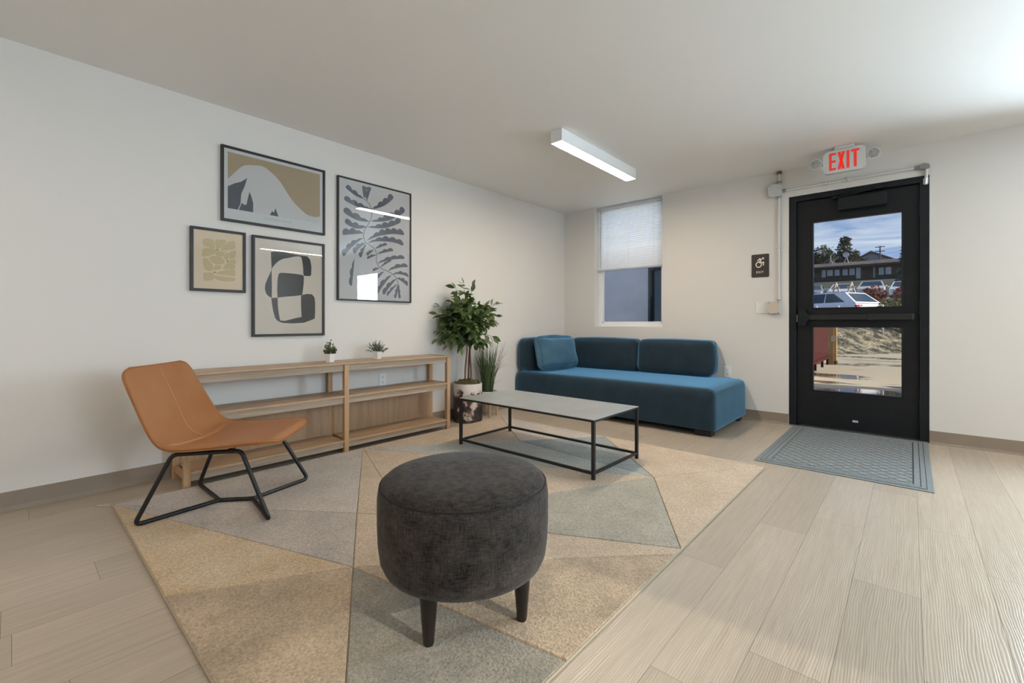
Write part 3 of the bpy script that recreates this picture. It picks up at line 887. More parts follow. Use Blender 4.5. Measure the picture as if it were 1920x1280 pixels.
# ------------------------------------------------------------------ round charcoal ottoman
def ottoman_mat():
    m, n, l, b = new_mat('charcoal_chenille')
    tc = n.new('ShaderNodeTexCoord')
    a = n.new('ShaderNodeTexNoise'); a.inputs['Scale'].default_value = 14; a.inputs['Detail'].default_value = 8; a.inputs['Roughness'].default_value = 0.75
    mp = n.new('ShaderNodeMapping'); mp.inputs['Scale'].default_value = (1, 1, 0.16)
    f = n.new('ShaderNodeTexNoise'); f.inputs['Scale'].default_value = 260; f.inputs['Detail'].default_value = 2
    mp3 = n.new('ShaderNodeMapping'); mp3.inputs['Scale'].default_value = (0.16, 0.16, 1)
    f2 = n.new('ShaderNodeTexNoise'); f2.inputs['Scale'].default_value = 260; f2.inputs['Detail'].default_value = 2
    l.new(tc.outputs['Object'], a.inputs['Vector'])
    l.new(tc.outputs['Object'], mp.inputs['Vector']); l.new(mp.outputs['Vector'], f.inputs['Vector'])
    l.new(tc.outputs['Object'], mp3.inputs['Vector']); l.new(mp3.outputs['Vector'], f2.inputs['Vector'])
    ad = n.new('ShaderNodeMath'); ad.operation = 'ADD'
    l.new(f.outputs['Fac'], ad.inputs[0]); l.new(f2.outputs['Fac'], ad.inputs[1])
    ad2 = n.new('ShaderNodeMath'); ad2.operation = 'MULTIPLY_ADD'; ad2.inputs[1].default_value = 0.6
    l.new(ad.outputs['Value'], ad2.inputs[0]); l.new(a.outputs['Fac'], ad2.inputs[2])
    rp = n.new('ShaderNodeValToRGB')
    rp.color_ramp.elements[0].position = 0.40; rp.color_ramp.elements[1].position = 0.66
    rp.color_ramp.elements[0].color = (0.011, 0.009, 0.008, 1); rp.color_ramp.elements[1].color = (0.080, 0.066, 0.058, 1)
    hf = n.new('ShaderNodeMath'); hf.operation = 'MULTIPLY'; hf.inputs[1].default_value = 0.4762
    l.new(ad2.outputs['Value'], hf.inputs[0]); l.new(hf.outputs['Value'], rp.inputs['Fac'])
    l.new(rp.outputs['Color'], b.inputs['Base Color'])
    bp = n.new('ShaderNodeBump'); bp.inputs['Strength'].default_value = 0.5; bp.inputs['Distance'].default_value = 0.0015
    l.new(ad.outputs['Value'], bp.inputs['Height']); l.new(bp.outputs['Normal'], b.inputs['Normal'])
    b.inputs['Roughness'].default_value = 0.85; b.inputs['Specular IOR Level'].default_value = 0.2
    b.inputs['Sheen Weight'].default_value = 0.12; b.inputs['Sheen Roughness'].default_value = 0.4
    return m
M_ott = ottoman_mat()
OX, OY, OR = 2.336, -3.928, 0.288
ot = thing('ottoman', 'round charcoal fabric ottoman on short dark tapered legs', 'ottoman', (OX, OY, RH))
bm = B()
lathe(bm, [(0, .165), (.20, .165), (.245, .168), (.268, .180), (.279, .205), (.285, .25), (OR, .32), (OR, .40), (.284, .428), (.279, .4375)], OX, OY, 72)
obj('body', bm, M_ott, ot, smooth=True)
bm = B()
lathe(bm, [(.279, .4375), (.2745, .446), (.262, .457), (.235, .4665), (.19, .4735), (.12, .4785), (.05, .480), (0, .480)], OX, OY, 72)
obj('top_cushion', bm, M_ott, ot, smooth=True)
bm = B()
tube(bm, [(OX + .2795 * math.cos(2 * PI * k / 72), OY + .2795 * math.sin(2 * PI * k / 72), .4385) for k in range(72)], 0.0028, 8, closed=True)
obj('seam_welt', bm, mat('dark_welt', (0.02, 0.017, 0.016), 0.9), ot, smooth=True)
M_leg = mat('espresso_wood', (0.012, 0.008, 0.007), rough=0.35, var=0.3, scale=40, stretch=(1, 1, .1))
a0 = math.atan2(-4.134 - OY, 2.404 - OX)
for q in range(4):
    a = a0 + q * PI / 2
    bx_, by_ = OX + .2145 * math.cos(a), OY + .2145 * math.sin(a)
    bm = B(); lathe(bm, [(0, RH), (.0145, RH), (.016, RH + .003), (.0285, .166), (0, .166)], bx_, by_, 24)
    obj('leg', bm, M_leg, ot, smooth=True, sharp=0.7)

# ------------------------------------------------------------------ low oak console shelf on the left wall
def W3(ax): return {'y': (9, 0.45, 9), 'z': (9, 9, 0.45), 'x': (0.45, 9, 9)}[ax]
OAK1, OAK2 = (0.36, 0.225, 0.125), (0.52, 0.36, 0.225)
M_oy = wood_mat('oak_lengthwise', OAK1, OAK2, W3('y'))
M_oz = wood_mat('oak_upright', (0.42, 0.255, 0.130), (0.55, 0.36, 0.20), W3('z'))
M_apr = wood_mat('oak_weathered_apron', (0.30, 0.225, 0.155), (0.46, 0.36, 0.265), W3('y'))
M_pan = wood_mat('oak_back_panel', (0.34, 0.215, 0.125), (0.47, 0.315, 0.195), W3('z'), scale=4.5)
sh = thing('console_shelf', 'long low open oak shelf with three tiers against the left wall', 'shelf', (0.165, -3.28, 0))
XF0, XF1, XB0, XB1 = 0.275, 0.310, 0.020, 0.052
YS = (-4.293, -3.296, -2.300)      # near side of each pair of posts
PWD = 0.036
ZT_ = 0.676
for i, y in enumerate(YS):
    bm = B(); box(bm, XF0, XF1, y, y + PWD, 0.0, ZT_ - 0.014, 0.0025); obj('post', bm, M_oz, sh)
    bm = B(); box(bm, XB0, XB1, y, y + PWD, 0.0, ZT_ - 0.014, 0.0025); obj('post', bm, M_oz, sh)
    for z in (0.615, 0.385, 0.045):
        bm = B(); box(bm, XB1, XF0, y + 0.008, y + 0.028, z, z + 0.045 if z > 0.1 else z + 0.035); obj('side_rail', bm, M_oz, sh)
bm = B(); box(bm, 0.018, 0.316, YS[0] - 0.004, YS[2] + PWD + 0.004, ZT_ - 0.014, ZT_, 0.002); obj('top_board', bm, M_oy, sh)
for i in range(2):
    ya, yb = YS[i] + PWD, YS[i + 1]
    for z, t in ((0.430, 0.016), (0.094, 0.016)):
        bm = B(); box(bm, XB0 + 0.012, XF1 - 0.002, ya - 0.0 + 0.0005, yb - 0.0005, z - t, z, 0.0015); obj('shelf_board', bm, M_oy, sh)
    for z0, z1 in ((0.612, ZT_ - 0.014), (0.368, 0.414), (0.036, 0.078)):
        bm = B(); box(bm, XF0 + 0.004, XF0 + 0.022, ya + 0.0005, yb - 0.0005, z0, z1, 0.001); obj('apron', bm, M_apr, sh)
        bm = B(); box(bm, XB0 + 0.006, XB0 + 0.022, ya + 0.0005, yb - 0.0005, z0, z1, 0.001); obj('apron', bm, M_apr, sh)
    np_ = 5
    for q in range(np_):
        a, b = ya + (yb - ya) * q / np_, ya + (yb - ya) * (q + 1) / np_
    bm = B(); box(bm, XB0 + 0.023, XB0 + 0.033, ya + 0.0005, yb - 0.0005, 0.0945, 0.4135); obj('back_panel', bm, M_pan, sh)

# ------------------------------------------------------------------ black steel coffee table
ct = thing('coffee_table', 'low rectangular black steel coffee table with thin open frame', 'coffee table', (1.42, -2.29, RH))
TX0, TX1, TY0, TY1, TZ = 0.803, 2.037, -2.592, -1.990, 0.382
T = 0.0205
M_tt = mat('steel_top_with_sheen', (0.33, 0.35, 0.35), rough=0.36, var=0.08, scale=6, spec=1.0)  # pale grey base puts the lamp sheen into the black top's colour
bm = B(); box(bm, TX0, TX1, TY0, TY1, TZ - 0.004, TZ, 0.001); obj('tabletop', bm, M_tt, ct)
for x in (TX0, TX1 - T):
    for y in (TY0, TY1 - T):
        bm = B(); box(bm, x, x + T, y, y + T, RH, TZ - 0.004, 0.001); obj('leg', bm, M_blackp, ct)
for z in (TZ - 0.004 - 0.013, 0.042):
    hh = 0.013 if z > 0.2 else 0.016
    for y in (TY0, TY1 - T):
        bm = B(); box(bm, TX0 + T, TX1 - T, y + 0.002, y + T - 0.002, z, z + hh); obj('rail', bm, M_blackp, ct)
    for x in (TX0, TX1 - T):
        bm = B(); box(bm, x + 0.002, x + T - 0.002, TY0 + T, TY1 - T, z, z + hh); obj('rail', bm, M_blackp, ct)

# ------------------------------------------------------------------ blue sofa in the corner
def velvet(name, c1, c2):
    m = mat(name, c1, rough=0.75, color2=c2, scale=7, lo=0.3, hi=0.7, bump=0.35, bscale=420, dist=0.0008, spec=0.25, sheen=1.0, sheen_tint=(0.22, 0.50, 0.78))
    n, l = m.node_tree.nodes, m.node_tree.links
    sh_ = n.new('ShaderNodeBsdfSheen')          # second layer of fine pile fibres
    sh_.inputs['Color'].default_value = (0.08, 0.23, 0.41, 1)
    sh_.inputs['Roughness'].default_value = 0.42
    ad = n.new('ShaderNodeAddShader')
    l.new(n['Principled BSDF'].outputs['BSDF'], ad.inputs[0]); l.new(sh_.outputs['BSDF'], ad.inputs[1])
    l.new(ad.outputs['Shader'], n['Material Output'].inputs['Surface'])
    return m
M_vel = velvet('petrol_blue_velvet', (0.009, 0.017, 0.023), (0.014, 0.027, 0.037))
so = thing('sofa', 'dark petrol blue velvet sofa with open right end in the corner under the window', 'sofa', (1.12, -0.52, 0))
def base_fn(p, u):
    if p.z > 0.30: p.z += 0.010 * (1 - u.x ** 4) * (1 - u.y ** 4)
    return p
bm = B(); rbox(bm, 0.004, 2.246, -1.022, -0.022, -0.03, 0.412, (0.045, 0.045, 0.085), 0.0, 18, 0.003, base_fn)
for v in bm.verts:
    v.co.z = max(v.co.z, 0.060)       # flat underside with a tight lower edge
obj('base', bm, M_vel, so, smooth=True)
M_foot = mat('black_sofa_foot', (0.008, 0.008, 0.009), 0.6)
for x in (0.05, 2.07):
    for y in (-0.985, -0.16):
        bm = B(); box(bm, x, x + 0.14, y, y + 0.10, 0.0, 0.085, 0.004); obj('foot', bm, M_foot, so)
bm = B(); box(bm, 0.10, 2.16, -0.95, -0.08, 0.045, 0.075); obj('underframe', bm, M_foot, so)
for a, b in ((0.24, 1.150), (1.160, 1.985)):
    def lean(p, u):
        p.y += (p.z - 0.42) * 0.10 * (1 if p.y < -0.13 else 0.0)
        return p
    bm = B(); rbox(bm, a, b, -0.265, -0.022, 0.418, 0.792, (0.055, 0.07, 0.075), 0.012, 14, 0.004, lean, seed=a)
    obj('back_cushion', bm, M_vel, so, smooth=True)
bm = B(); rbox(bm, 0.016, 0.225, -1.0, -0.27, 0.418, 0.800, (0.06, 0.07, 0.075), 0.010, 14, 0.005)
obj('side_cushion', bm, M_vel, so, smooth=True)
th_ = thing('throw_pillow', 'blue velvet pillow leaning on the left end of the sofa', 'pillow', (0.34, -0.66, 0.42))
def pil(p, u):
    c = Vector((0.335, -0.66, 0.615))
    q = p - c
    c = c + Vector((0.022, 0, 0))
    ed = max(abs(u.y), abs(u.z))
    q.x *= (1.0 - 0.55 * ed ** 5)
    k = 1.0 - 0.05 * (1 - abs(u.z)) * abs(u.y) ** 3
    q.y *= k
    w = mnoise.noise(Vector((q.y * 9, q.z * 9, 3.1))) * 0.012 * (0.4 + ed)
    q.x += w
    # lean back against the side cushion
    q = Matrix.Rotation(math.radians(-13), 3, 'Y') @ q
    q = Matrix.Rotation(math.radians(-7), 3, 'Z') @ q
    return c + q
M_vel2 = velvet('mid_blue_velvet', (0.036, 0.092, 0.145), (0.056, 0.130, 0.195))
bm = B(); rbox(bm, 0.255, 0.415, -1.0, -0.33, 0.425, 0.805, (0.075, 0.075, 0.075), 0.022, 18, 0.006, pil)
zmin = min(v.co.z for v in bm.verts)
for v in bm.verts: v.co.z += 0.419 - zmin
obj('cover', bm, M_vel2, th_, smooth=True)

# ------------------------------------------------------------------ door mat
dm = thing('door_mat', 'grey-blue ribbed door mat with diamond pattern in front of the black door', 'mat', (3.11, -0.74, 0))
MX0, MX1, MY0, MY1 = 2.652, 3.585, -1.452, -0.016
def mat_weave():
    m, n, l, b = new_mat('grey_blue_mat')
    tc = n.new('ShaderNodeTexCoord')
    f = n.new('ShaderNodeTexNoise'); f.inputs['Scale'].default_value = 240
    l.new(tc.outputs['Object'], f.inputs['Vector'])
    rp = n.new('ShaderNodeValToRGB')
    rp.color_ramp.elements[0].position = 0.35; rp.color_ramp.elements[1].position = 0.68
    rp.color_ramp.elements[0].color = (0.13, 0.15, 0.16, 1); rp.color_ramp.elements[1].color = (0.33, 0.355, 0.36, 1)
    l.new(f.outputs['Fac'], rp.inputs['Fac']); l.new(rp.outputs['Color'], b.inputs['Base Color'])
    bp = n.new('ShaderNodeBump'); bp.inputs['Strength'].default_value = 0.7; bp.inputs['Distance'].default_value = 0.002
    l.new(f.outputs['Fac'], bp.inputs['Height']); l.new(bp.outputs['Normal'], b.inputs['Normal'])
    b.inputs['Roughness'].default_value = 0.85
    return m
M_mat = mat_weave()
bm = B()
box(bm, MX0 + 0.05, MX1 - 0.05, MY0 + 0.05, MY1 - 0.05, 0.001, 0.007, mi=1)
bw = 0.0
# raised diamonds between narrow channels
cx0, cx1, cy0, cy1 = MX0 + 0.095, MX1 - 0.095, MY0 + 0.095, MY1 - 0.095
nx, ny = 8, 15
dx, dy = (cx1 - cx0) / nx, (cy1 - cy0) / ny
def clipd(poly):
    for ax, lim, sg in ((0, cx0, 1), (0, cx1, -1), (1, cy0, 1), (1, cy1, -1)):
        out = []
        for i in range(len(poly)):
            a, b = poly[i - 1], poly[i]
            da, db = (a[ax] - lim) * sg, (b[ax] - lim) * sg
            if (da >= 0) != (db >= 0):
                t = da / (da - db)
                out.append((a[0] + (b[0] - a[0]) * t, a[1] + (b[1] - a[1]) * t))
            if db >= 0: out.append(b)
        poly = out
        if len(poly) < 3: return None
    return poly
for i in range(2 * nx + 1):
    for j in range(2 * ny + 1):
        if (i + j) % 2: continue
        x, y = cx0 + i * dx / 2, cy0 + j * dy / 2
        hx, hy = dx / 2 - 0.0060, dy / 2 - 0.0055
        pl = clipd([(x - hx, y), (x, y - hy), (x + hx, y), (x, y + hy)])
        if pl: prism(bm, pl, 'z', 0.0068, 0.0105)
obj('pile', bm, [M_mat, mat('mat_channel', (0.055, 0.062, 0.066), 0.9)], dm)
bm = B()
for o_, w_, hgt in ((0.0, 0.030, 0.006), (0.034, 0.022, 0.010), (0.060, 0.028, 0.0105)):
    for a in ((MX0 + o_, MX1 - o_, MY0 + o_, MY0 + o_ + w_), (MX0 + o_, MX1 - o_, MY1 - o_ - w_, MY1 - o_), (MX0 + o_, MX0 + o_ + w_, MY0 + o_ + w_, MY1 - o_ - w_), (MX1 - o_ - w_, MX1 - o_, MY0 + o_ + w_, MY1 - o_ - w_)):
        box(bm, *a, 0.0, hgt, 0.0015, 1)
obj('border', bm, mat('mat_border', (0.20, 0.225, 0.235), 0.8, var=0.25, scale=150, bump=0.4), dm)
# ------------------------------------------------------------------ linear ceiling lamps
def lamp(label, x, y0, y1, watts):
    t = thing('ceiling_light', label, 'ceiling light', (x, (y0 + y1) / 2, 2.345), group='linear ceiling lights')
    bm = B()
    w = 0.052
    box(bm, x - w, x - w + 0.004, y0, y1, 2.345, H - 0.0005)
    box(bm, x + w - 0.004, x + w, y0, y1, 2.345, H - 0.0005)
    box(bm, x - w + 0.004, x + w - 0.004, y0, y0 + 0.004, 2.345, H - 0.0005)
    box(bm, x - w + 0.004, x + w - 0.004, y1 - 0.004, y1, 2.345, H - 0.0005)
    box(bm, x - w + 0.004, x + w - 0.004, y0 + 0.004, y1 - 0.004, 2.36, 2.365)
    obj('housing', bm, M_white, t)
    bm = B(); box(bm, x - w + 0.006, x + w - 0.006, y0 + 0.006, y1 - 0.006, 2.3465, 2.352)
    obj('diffuser', bm, mat('lamp_diffuser', (0.9, 0.9, 0.88), 0.5, emit=(1.0, 0.84, 0.675), estr=watts), t)
    return t
LAMP = 76.0
lamp('white linear ceiling light glowing above the coffee table', 1.478, -2.215, -1.005, LAMP)
lamp('white linear ceiling light seen only as a reflection in the picture glass', 5.50, -1.90, -0.69, LAMP)
lamp('white linear ceiling light added unseen behind the camera on the left', 1.478, -7.2, -5.99, LAMP * 0.9)
lamp('white linear ceiling light added unseen behind the camera on the right', 5.50, -6.6, -5.39, LAMP * 0.3)

# ------------------------------------------------------------------ framed prints on the left wall
M_frame = mat('black_wood_frame', (0.012, 0.009, 0.007), 0.45)
M_pglass = glass_mat('picture_glass', (1, 1, 1), 1.0, 0.0)
def picture(label, y0, y1, z0, z1, fw, paper):
    t = thing('framed_print', label, 'framed picture', (0.0, (y0 + y1) / 2, (z0 + z1) / 2), group=None)
    bm = B()
    for a in ((y0, y0 + fw, z0, z1), (y1 - fw, y1, z0, z1), (y0 + fw, y1 - fw, z0, z0 + fw), (y0 + fw, y1 - fw, z1 - fw, z1)):
        box(bm, 0.0006, 0.0245, a[0], a[1], a[2], a[3], 0.0008, 1)
    box(bm, 0.0006, 0.013, y0 + fw, y1 - fw, z0 + fw, z1 - fw)
    obj('frame', bm, M_frame, t)
    bm = B()
    box(bm, 0.0140, 0.0145, y0 + fw, y1 - fw, z0 + fw, z1 - fw)
    gb = B(); box(gb, 0.0170, 0.0182, y0 + fw, y1 - fw, z0 + fw, z1 - fw)
    obj('glazing', gb, M_pglass, t)
    return t, bm
XA = 0.0150
def paper(name, c): return mat(name, c, 0.8)
def smooth_poly(pts, m=4):
    P = [Vector(p) for p in pts]
    n = len(P); out = []
    for i in range(n):
        a, b, c, d = P[i - 1], P[i], P[(i + 1) % n], P[(i + 2) % n]
        for k in range(m):
            t = k / m
            out.append(0.5 * (2 * b + (c - a) * t + (2 * a - 5 * b + 4 * c - d) * t * t + (3 * b - a - 3 * c + d) * t ** 3))
    return [(p.x, p.y) for p in out]

# a: snowy hill over tan sky (plain stand-in), with its caption
t, bm = picture('framed print of a pale mountain against a tan sky, topmost of the left pictures', -4.022, -3.307, 1.668, 2.180, 0.016, None)
R0, R1, S0, S1 = -3.982, -3.346, 1.757, 2.142
flat(bm, [(R0, S0), (R1, S0), (R1, S1), (R0, S1)], 'x', XA - 0.0004, 1)
hill = [(R0, S0), (R1, S0), (R1, 1.815)]
for k in range(1, 24):
    f = k / 24
    y = R1 + (R0 - R1) * f
    pk = math.exp(-abs((f - 0.70) / 0.36) ** 2.6)
    hill.append((y, 1.795 + 0.300 * pk + 0.004 * math.sin(f * 31)))
hill.append((R0, 1.955))
flat(bm, hill, 'x', XA - 0.0002, 2)
for poly in ([(R0, S0), (-3.922, S0), (-3.905, 1.80), (-3.90, 1.87), (-3.878, 1.93), (-3.862, 1.99), (-3.90, 1.955), (-3.94, 1.935), (R0, 1.905)],
             [(-3.915, S0), (-3.825, S0), (-3.824, 1.82), (-3.835, 1.865), (-3.848, 1.895), (-3.858, 1.85), (-3.868, 1.80), (-3.885, 1.80), (-3.895, 1.81)],
             [(-3.715, S0), (-3.655, S0), (-3.668, 1.79), (-3.676, 1.815), (-3.685, 1.78), (-3.70, 1.79), (-3.705, 1.775)]):
    flat(bm, poly, 'x', XA, 3)
for s, sz, z in (('KAMISAKA SEKKA', 0.020, 1.727), ('KYOTO JAPAN', 0.0075, 1.708)):
    if sz < 0.01: s = '—  —  —  —  —'
    tb = text_bm(s, sz, 0.0001, 1.25)
    M4 = Matrix(((0, 0, 1, XA), (1, 0, 0, (R0 + R1) / 2 + 0.005), (0, 1, 0, z), (0, 0, 0, 1)))
    tb.transform(M4)
    for f in tb.faces: f.material_index = 4
    me = bpy.data.meshes.new('tmp'); tb.to_mesh(me); tb.free(); bm.from_mesh(me); bpy.data.meshes.remove(me)
raw_obj('print', bm, [paper('print_paper_white', (0.66, 0.64, 0.62)), paper('print_tan', (0.44, 0.335, 0.205)), paper('print_snow', (0.62, 0.595, 0.56)), paper('print_slate', (0.085, 0.09, 0.11)), paper('print_caption', (0.40, 0.39, 0.38))], t)

# b: small flower print
t, bm = picture('small framed print of tan flower petals, lower left of the group', -4.195, -3.873, 1.185, 1.603, 0.017, None)
for p in PETALS: flat(bm, smooth_poly(p), 'x', XA, 1)
for (y, z) in PCENT: flat(bm, [(y + 0.008 * math.cos(k * PI / 5), z + 0.005 * math.sin(k * PI / 5)) for k in range(10)], 'x', XA + 0.0002, 2)
raw_obj('print', bm, [paper('flower_paper', (0.80, 0.62, 0.42)), paper('flower_petal', (0.65, 0.49, 0.25)), paper('flower_heart', (0.45, 0.27, 0.09))], t)

# c: abstract black shapes
t, bm = picture('framed print of black abstract interlocking shapes on cream paper', -3.832, -3.311, 0.878, 1.598, 0.017, None)
for p in BLACK: flat(bm, p, 'x', XA, 1)
yy0, yy1, zz0, zz1 = -3.793, -3.350, 0.915, 1.562
raw_obj('print', bm, [paper('cream_paper', (0.72, 0.61, 0.50)), mat('black_ink', (0.012, 0.014, 0.015), 0.6)], t)

# d: scalloped branch
t, bm = picture('large framed print of a slate scalloped leafy branch, rightmost of the pictures', -3.203, -2.489, 1.161, 2.174, 0.012, None)
def leaf_shape(b, tp, w, c):
    b, tp = Vector(b), Vector(tp)
    d = tp - b
    L = d.length
    d.normalize()
    nn = Vector((-d.y, d.x))
    if nn.y < 0: nn = -nn
    top, bot = [], []
    nsc = max(3, int(L / 0.062))
    M = nsc * 8
    for i in range(M + 1):
        x = i / M
        cen = b + d * (x * L) + nn * (c * 4 * x * (1 - x))
        env = min(1.0, (x / 0.45)) ** 0.8
        if x > 0.93: env *= math.sqrt(max(0, 1 - ((x - 0.93) / 0.07) ** 2))
        sc = 0.48 + 0.52 * abs(math.sin(PI * x * nsc)) ** 0.8
        top.append(cen + nn * (w * 0.70 * env * sc))
        bot.append(cen - nn * (w * 0.34 * env))
    pts = bot + top[::-1][1:-1]
    return [(p.x, p.y) for p in pts]
for i, (b, tp, w, c) in enumerate(LEAVES):
    flat(bm, leaf_shape(b, tp, w, c), 'x', XA + 0.00003 * (i % 5), 1)
sp = crm(STEM, 4)
l_, r_ = [], []
for i, p in enumerate(sp):
    d = (sp[min(len(sp) - 1, i + 1)] - sp[max(0, i - 1)]).normalized()
    q = Vector((-d.y, d.x)) * 0.0030
    l_.append(bm.verts.new((XA + 0.0003, p.x + q.x, p.y + q.y))); r_.append(bm.verts.new((XA + 0.0003, p.x - q.x, p.y - q.y)))
for i in range(len(sp) - 1):
    f = bm.faces.new((l_[i], l_[i + 1], r_[i + 1], r_[i])); f.material_index = 1
raw_obj('print', bm, [paper('branch_paper', (0.60, 0.58, 0.56)), paper('branch_slate', (0.125, 0.125, 0.16))], t)

# ------------------------------------------------------------------ EXIT sign on the ceiling in front of the door
M_sign = mat('sign_white_plastic', (0.66, 0.665, 0.66), 0.45)
ex = thing('exit_sign', 'white ceiling EXIT sign with red letters and two round emergency lamps', 'exit sign', (3.072, -0.36, 2.23))
EX0, EX1, EZ0, EZ1, EY = 2.928, 3.214, 2.228, 2.418, -0.36
bm = B()
r = 0.034
pts = []
for cx_, cz_, a0_ in ((EX1 - r, EZ1 - r, 0), (EX0 + r, EZ1 - r, 90), (EX0 + r, EZ0 + r, 180), (EX1 - r, EZ0 + r, 270)):
    for q in range(7): pts.append((cx_ + r * math.cos(math.radians(a0_ + q * 15)), cz_ + r * math.sin(math.radians(a0_ + q * 15))))
prism(bm, pts, 'y', EY - 0.022, EY + 0.022, bev=0.006)
hs = obj('housing', bm, M_sign, ex)
bm = B(); box(bm, 3.005, 3.140, EY - 0.045, EY + 0.045, 2.417, H - 0.0005, 0.006); obj('canopy', bm, M_sign, ex)
M_red = mat('exit_red', (0.75, 0.035, 0.025), 0.45, emit=(1.0, 0.05, 0.03), estr=0.28)
bm = B()
LZ0_, LZ1_ = 2.252, 2.396
yf = EY - 0.0226
def bar(x0, x1, z0, z1): box(bm, x0, x1, yf - 0.0012, yf, z0, z1)
def slant(x0, x1, xa, xb, z0, z1): prism(bm, [(x0, z0), (x1, z0), (xb, z1), (xa, z1)], 'y', yf - 0.0012, yf)
s_ = 0.0175
lx = 2.970
hgt = LZ1_ - LZ0_
bar(lx, lx + s_, LZ0_, LZ1_); bar(lx + s_, lx + 0.047, LZ0_, LZ0_ + 0.019); bar(lx + s_, lx + 0.047, LZ1_ - 0.019, LZ1_); bar(lx + s_, lx + 0.045, LZ0_ + hgt / 2 - 0.009, LZ0_ + hgt / 2 + 0.010)
lx = 3.028
mz = (LZ0_ + LZ1_) / 2
slant(lx, lx + 0.020, lx + 0.0145, lx + 0.0345, LZ0_, mz); slant(lx + 0.0145, lx + 0.0345, lx, lx + 0.020, mz, LZ1_)
slant(lx + 0.029, lx + 0.049, lx + 0.0145, lx + 0.0345, LZ0_, mz); slant(lx + 0.0145, lx + 0.0345, lx + 0.029, lx + 0.049, mz, LZ1_)
bar(3.088, 3.088 + 0.019, LZ0_, LZ1_)
bar(3.118, 3.172, LZ1_ - 0.019, LZ1_); bar(3.1355, 3.1545, LZ0_, LZ1_ - 0.019)
obj('letters', bm, M_red, ex)
M_lens = mat('lamp_lens', (0.22, 0.22, 0.21), 0.25, color2=(0.50, 0.50, 0.48), scale=160, bump=0.8, bscale=190)
for sgn, xc in ((-1, 2.876), (1, 3.262)):
    zc = 2.331 if sgn < 0 else 2.333
    bm = B()
    tube(bm, [(EX0 - 0.0 if sgn < 0 else EX1, EY, zc - 0.01), (xc, EY + 0.004, zc)], 0.012, 10)
    pr_ = [(0.0, -0.020), (0.028, -0.018), (0.040, -0.004), (0.043, 0.012), (0.043, 0.020), (0.038, 0.0205)]
    rings = []
    for rr_, d_ in pr_:
        rings.append([bm.verts.new((xc + rr_ * math.cos(2 * PI * k / 24), EY - d_, zc + rr_ * math.sin(2 * PI * k / 24))) for k in range(24)] if rr_ else [bm.verts.new((xc, EY - d_, zc))])
    for a, c in zip(rings, rings[1:]):
        for k in range(24):
            if len(a) == 1: bm.faces.new((a[0], c[k], c[(k + 1) % 24]))
            else: bm.faces.new((a[k], a[(k + 1) % 24], c[(k + 1) % 24], c[k]))
    hd = obj('lamp_head', bm, M_sign, ex)
    bm = B()
    c_ = bm.verts.new((xc, EY - 0.024, zc)); ring = [bm.verts.new((xc + 0.038 * math.cos(2 * PI * k / 24), EY - 0.0203, zc + 0.038 * math.sin(2 * PI * k / 24))) for k in range(24)]
    for k in range(24): bm.faces.new((c_, ring[k], ring[(k + 1) % 24]))
    obj('lens', bm, M_lens, hd)

# ------------------------------------------------------------------ accessible exit plate left of the door
M_plate = mat('dark_brown_plate', (0.030, 0.022, 0.018), 0.5)
M_icon = mat('pale_icon', (0.80, 0.74, 0.66), 0.6)
ad = thing('accessible_exit_plate', 'small dark brown wall plate with wheelchair symbol and EXIT lettering left of the door', 'sign', (2.3645, 0, 1.43))
PX0, PX1, PZ0, PZ1 = 2.287, 2.443, 1.430, 1.659
bm = B(); r = 0.010; pts = []
for cx_, cz_, a0_ in ((PX1 - r, PZ1 - r, 0), (PX0 + r, PZ1 - r, 90), (PX0 + r, PZ0 + r, 180), (PX1 - r, PZ0 + r, 270)):
    for q in range(5): pts.append((cx_ + r * math.cos(math.radians(a0_ + q * 22.5)), cz_ + r * math.sin(math.radians(a0_ + q * 22.5))))
prism(bm, pts, 'y', -0.005, -0.0003); obj('plate', bm, M_plate, ad)
bm = B()
yi = -0.0062
def ic(pts): prism(bm, [(PX0 + a * 0.156 / 290, PZ1 - b * 0.229 / 405) for a, b in pts], 'y', yi, -0.0048)
def icm(pts): ic([(a - 92, b - 145) for a, b in pts])
icm([(284 + 18 * math.cos(k * PI / 8), 222 + 17 * math.sin(k * PI / 8)) for k in range(16)])
n_ = 22
for k in range(n_):   # wheel ring, open towards the upper right
    a, b = math.radians(-15 + k * 290 / n_), math.radians(-15 + (k + 1) * 290 / n_)
    icm([(212 + 52 * math.cos(a), 328 + 54 * math.sin(a)), (212 + 52 * math.cos(b), 328 + 54 * math.sin(b)), (212 + 36 * math.cos(b), 328 + 38 * math.sin(b)), (212 + 36 * math.cos(a), 328 + 38 * math.sin(a))])
icm([(192, 250), (226, 214), (266, 232), (244, 286), (280, 280), (304, 284), (296, 348), (278, 346), (284, 306), (232, 308), (212, 284), (236, 246), (226, 238), (200, 268), (186, 262)])
obj('wheelchair_symbol', bm, M_icon, ad)
tb = text_bm('EXIT', 0.030, 0.0006, 1.1)
tb.transform(Matrix(((1, 0, 0, PX0 + (232 - 92) * 0.156 / 290), (0, 0, -1, yi + 0.0006), (0, 1, 0, PZ1 - (462 - 145) * 0.229 / 405), (0, 0, 0, 1))))
raw_obj('lettering', tb, M_icon, ad)

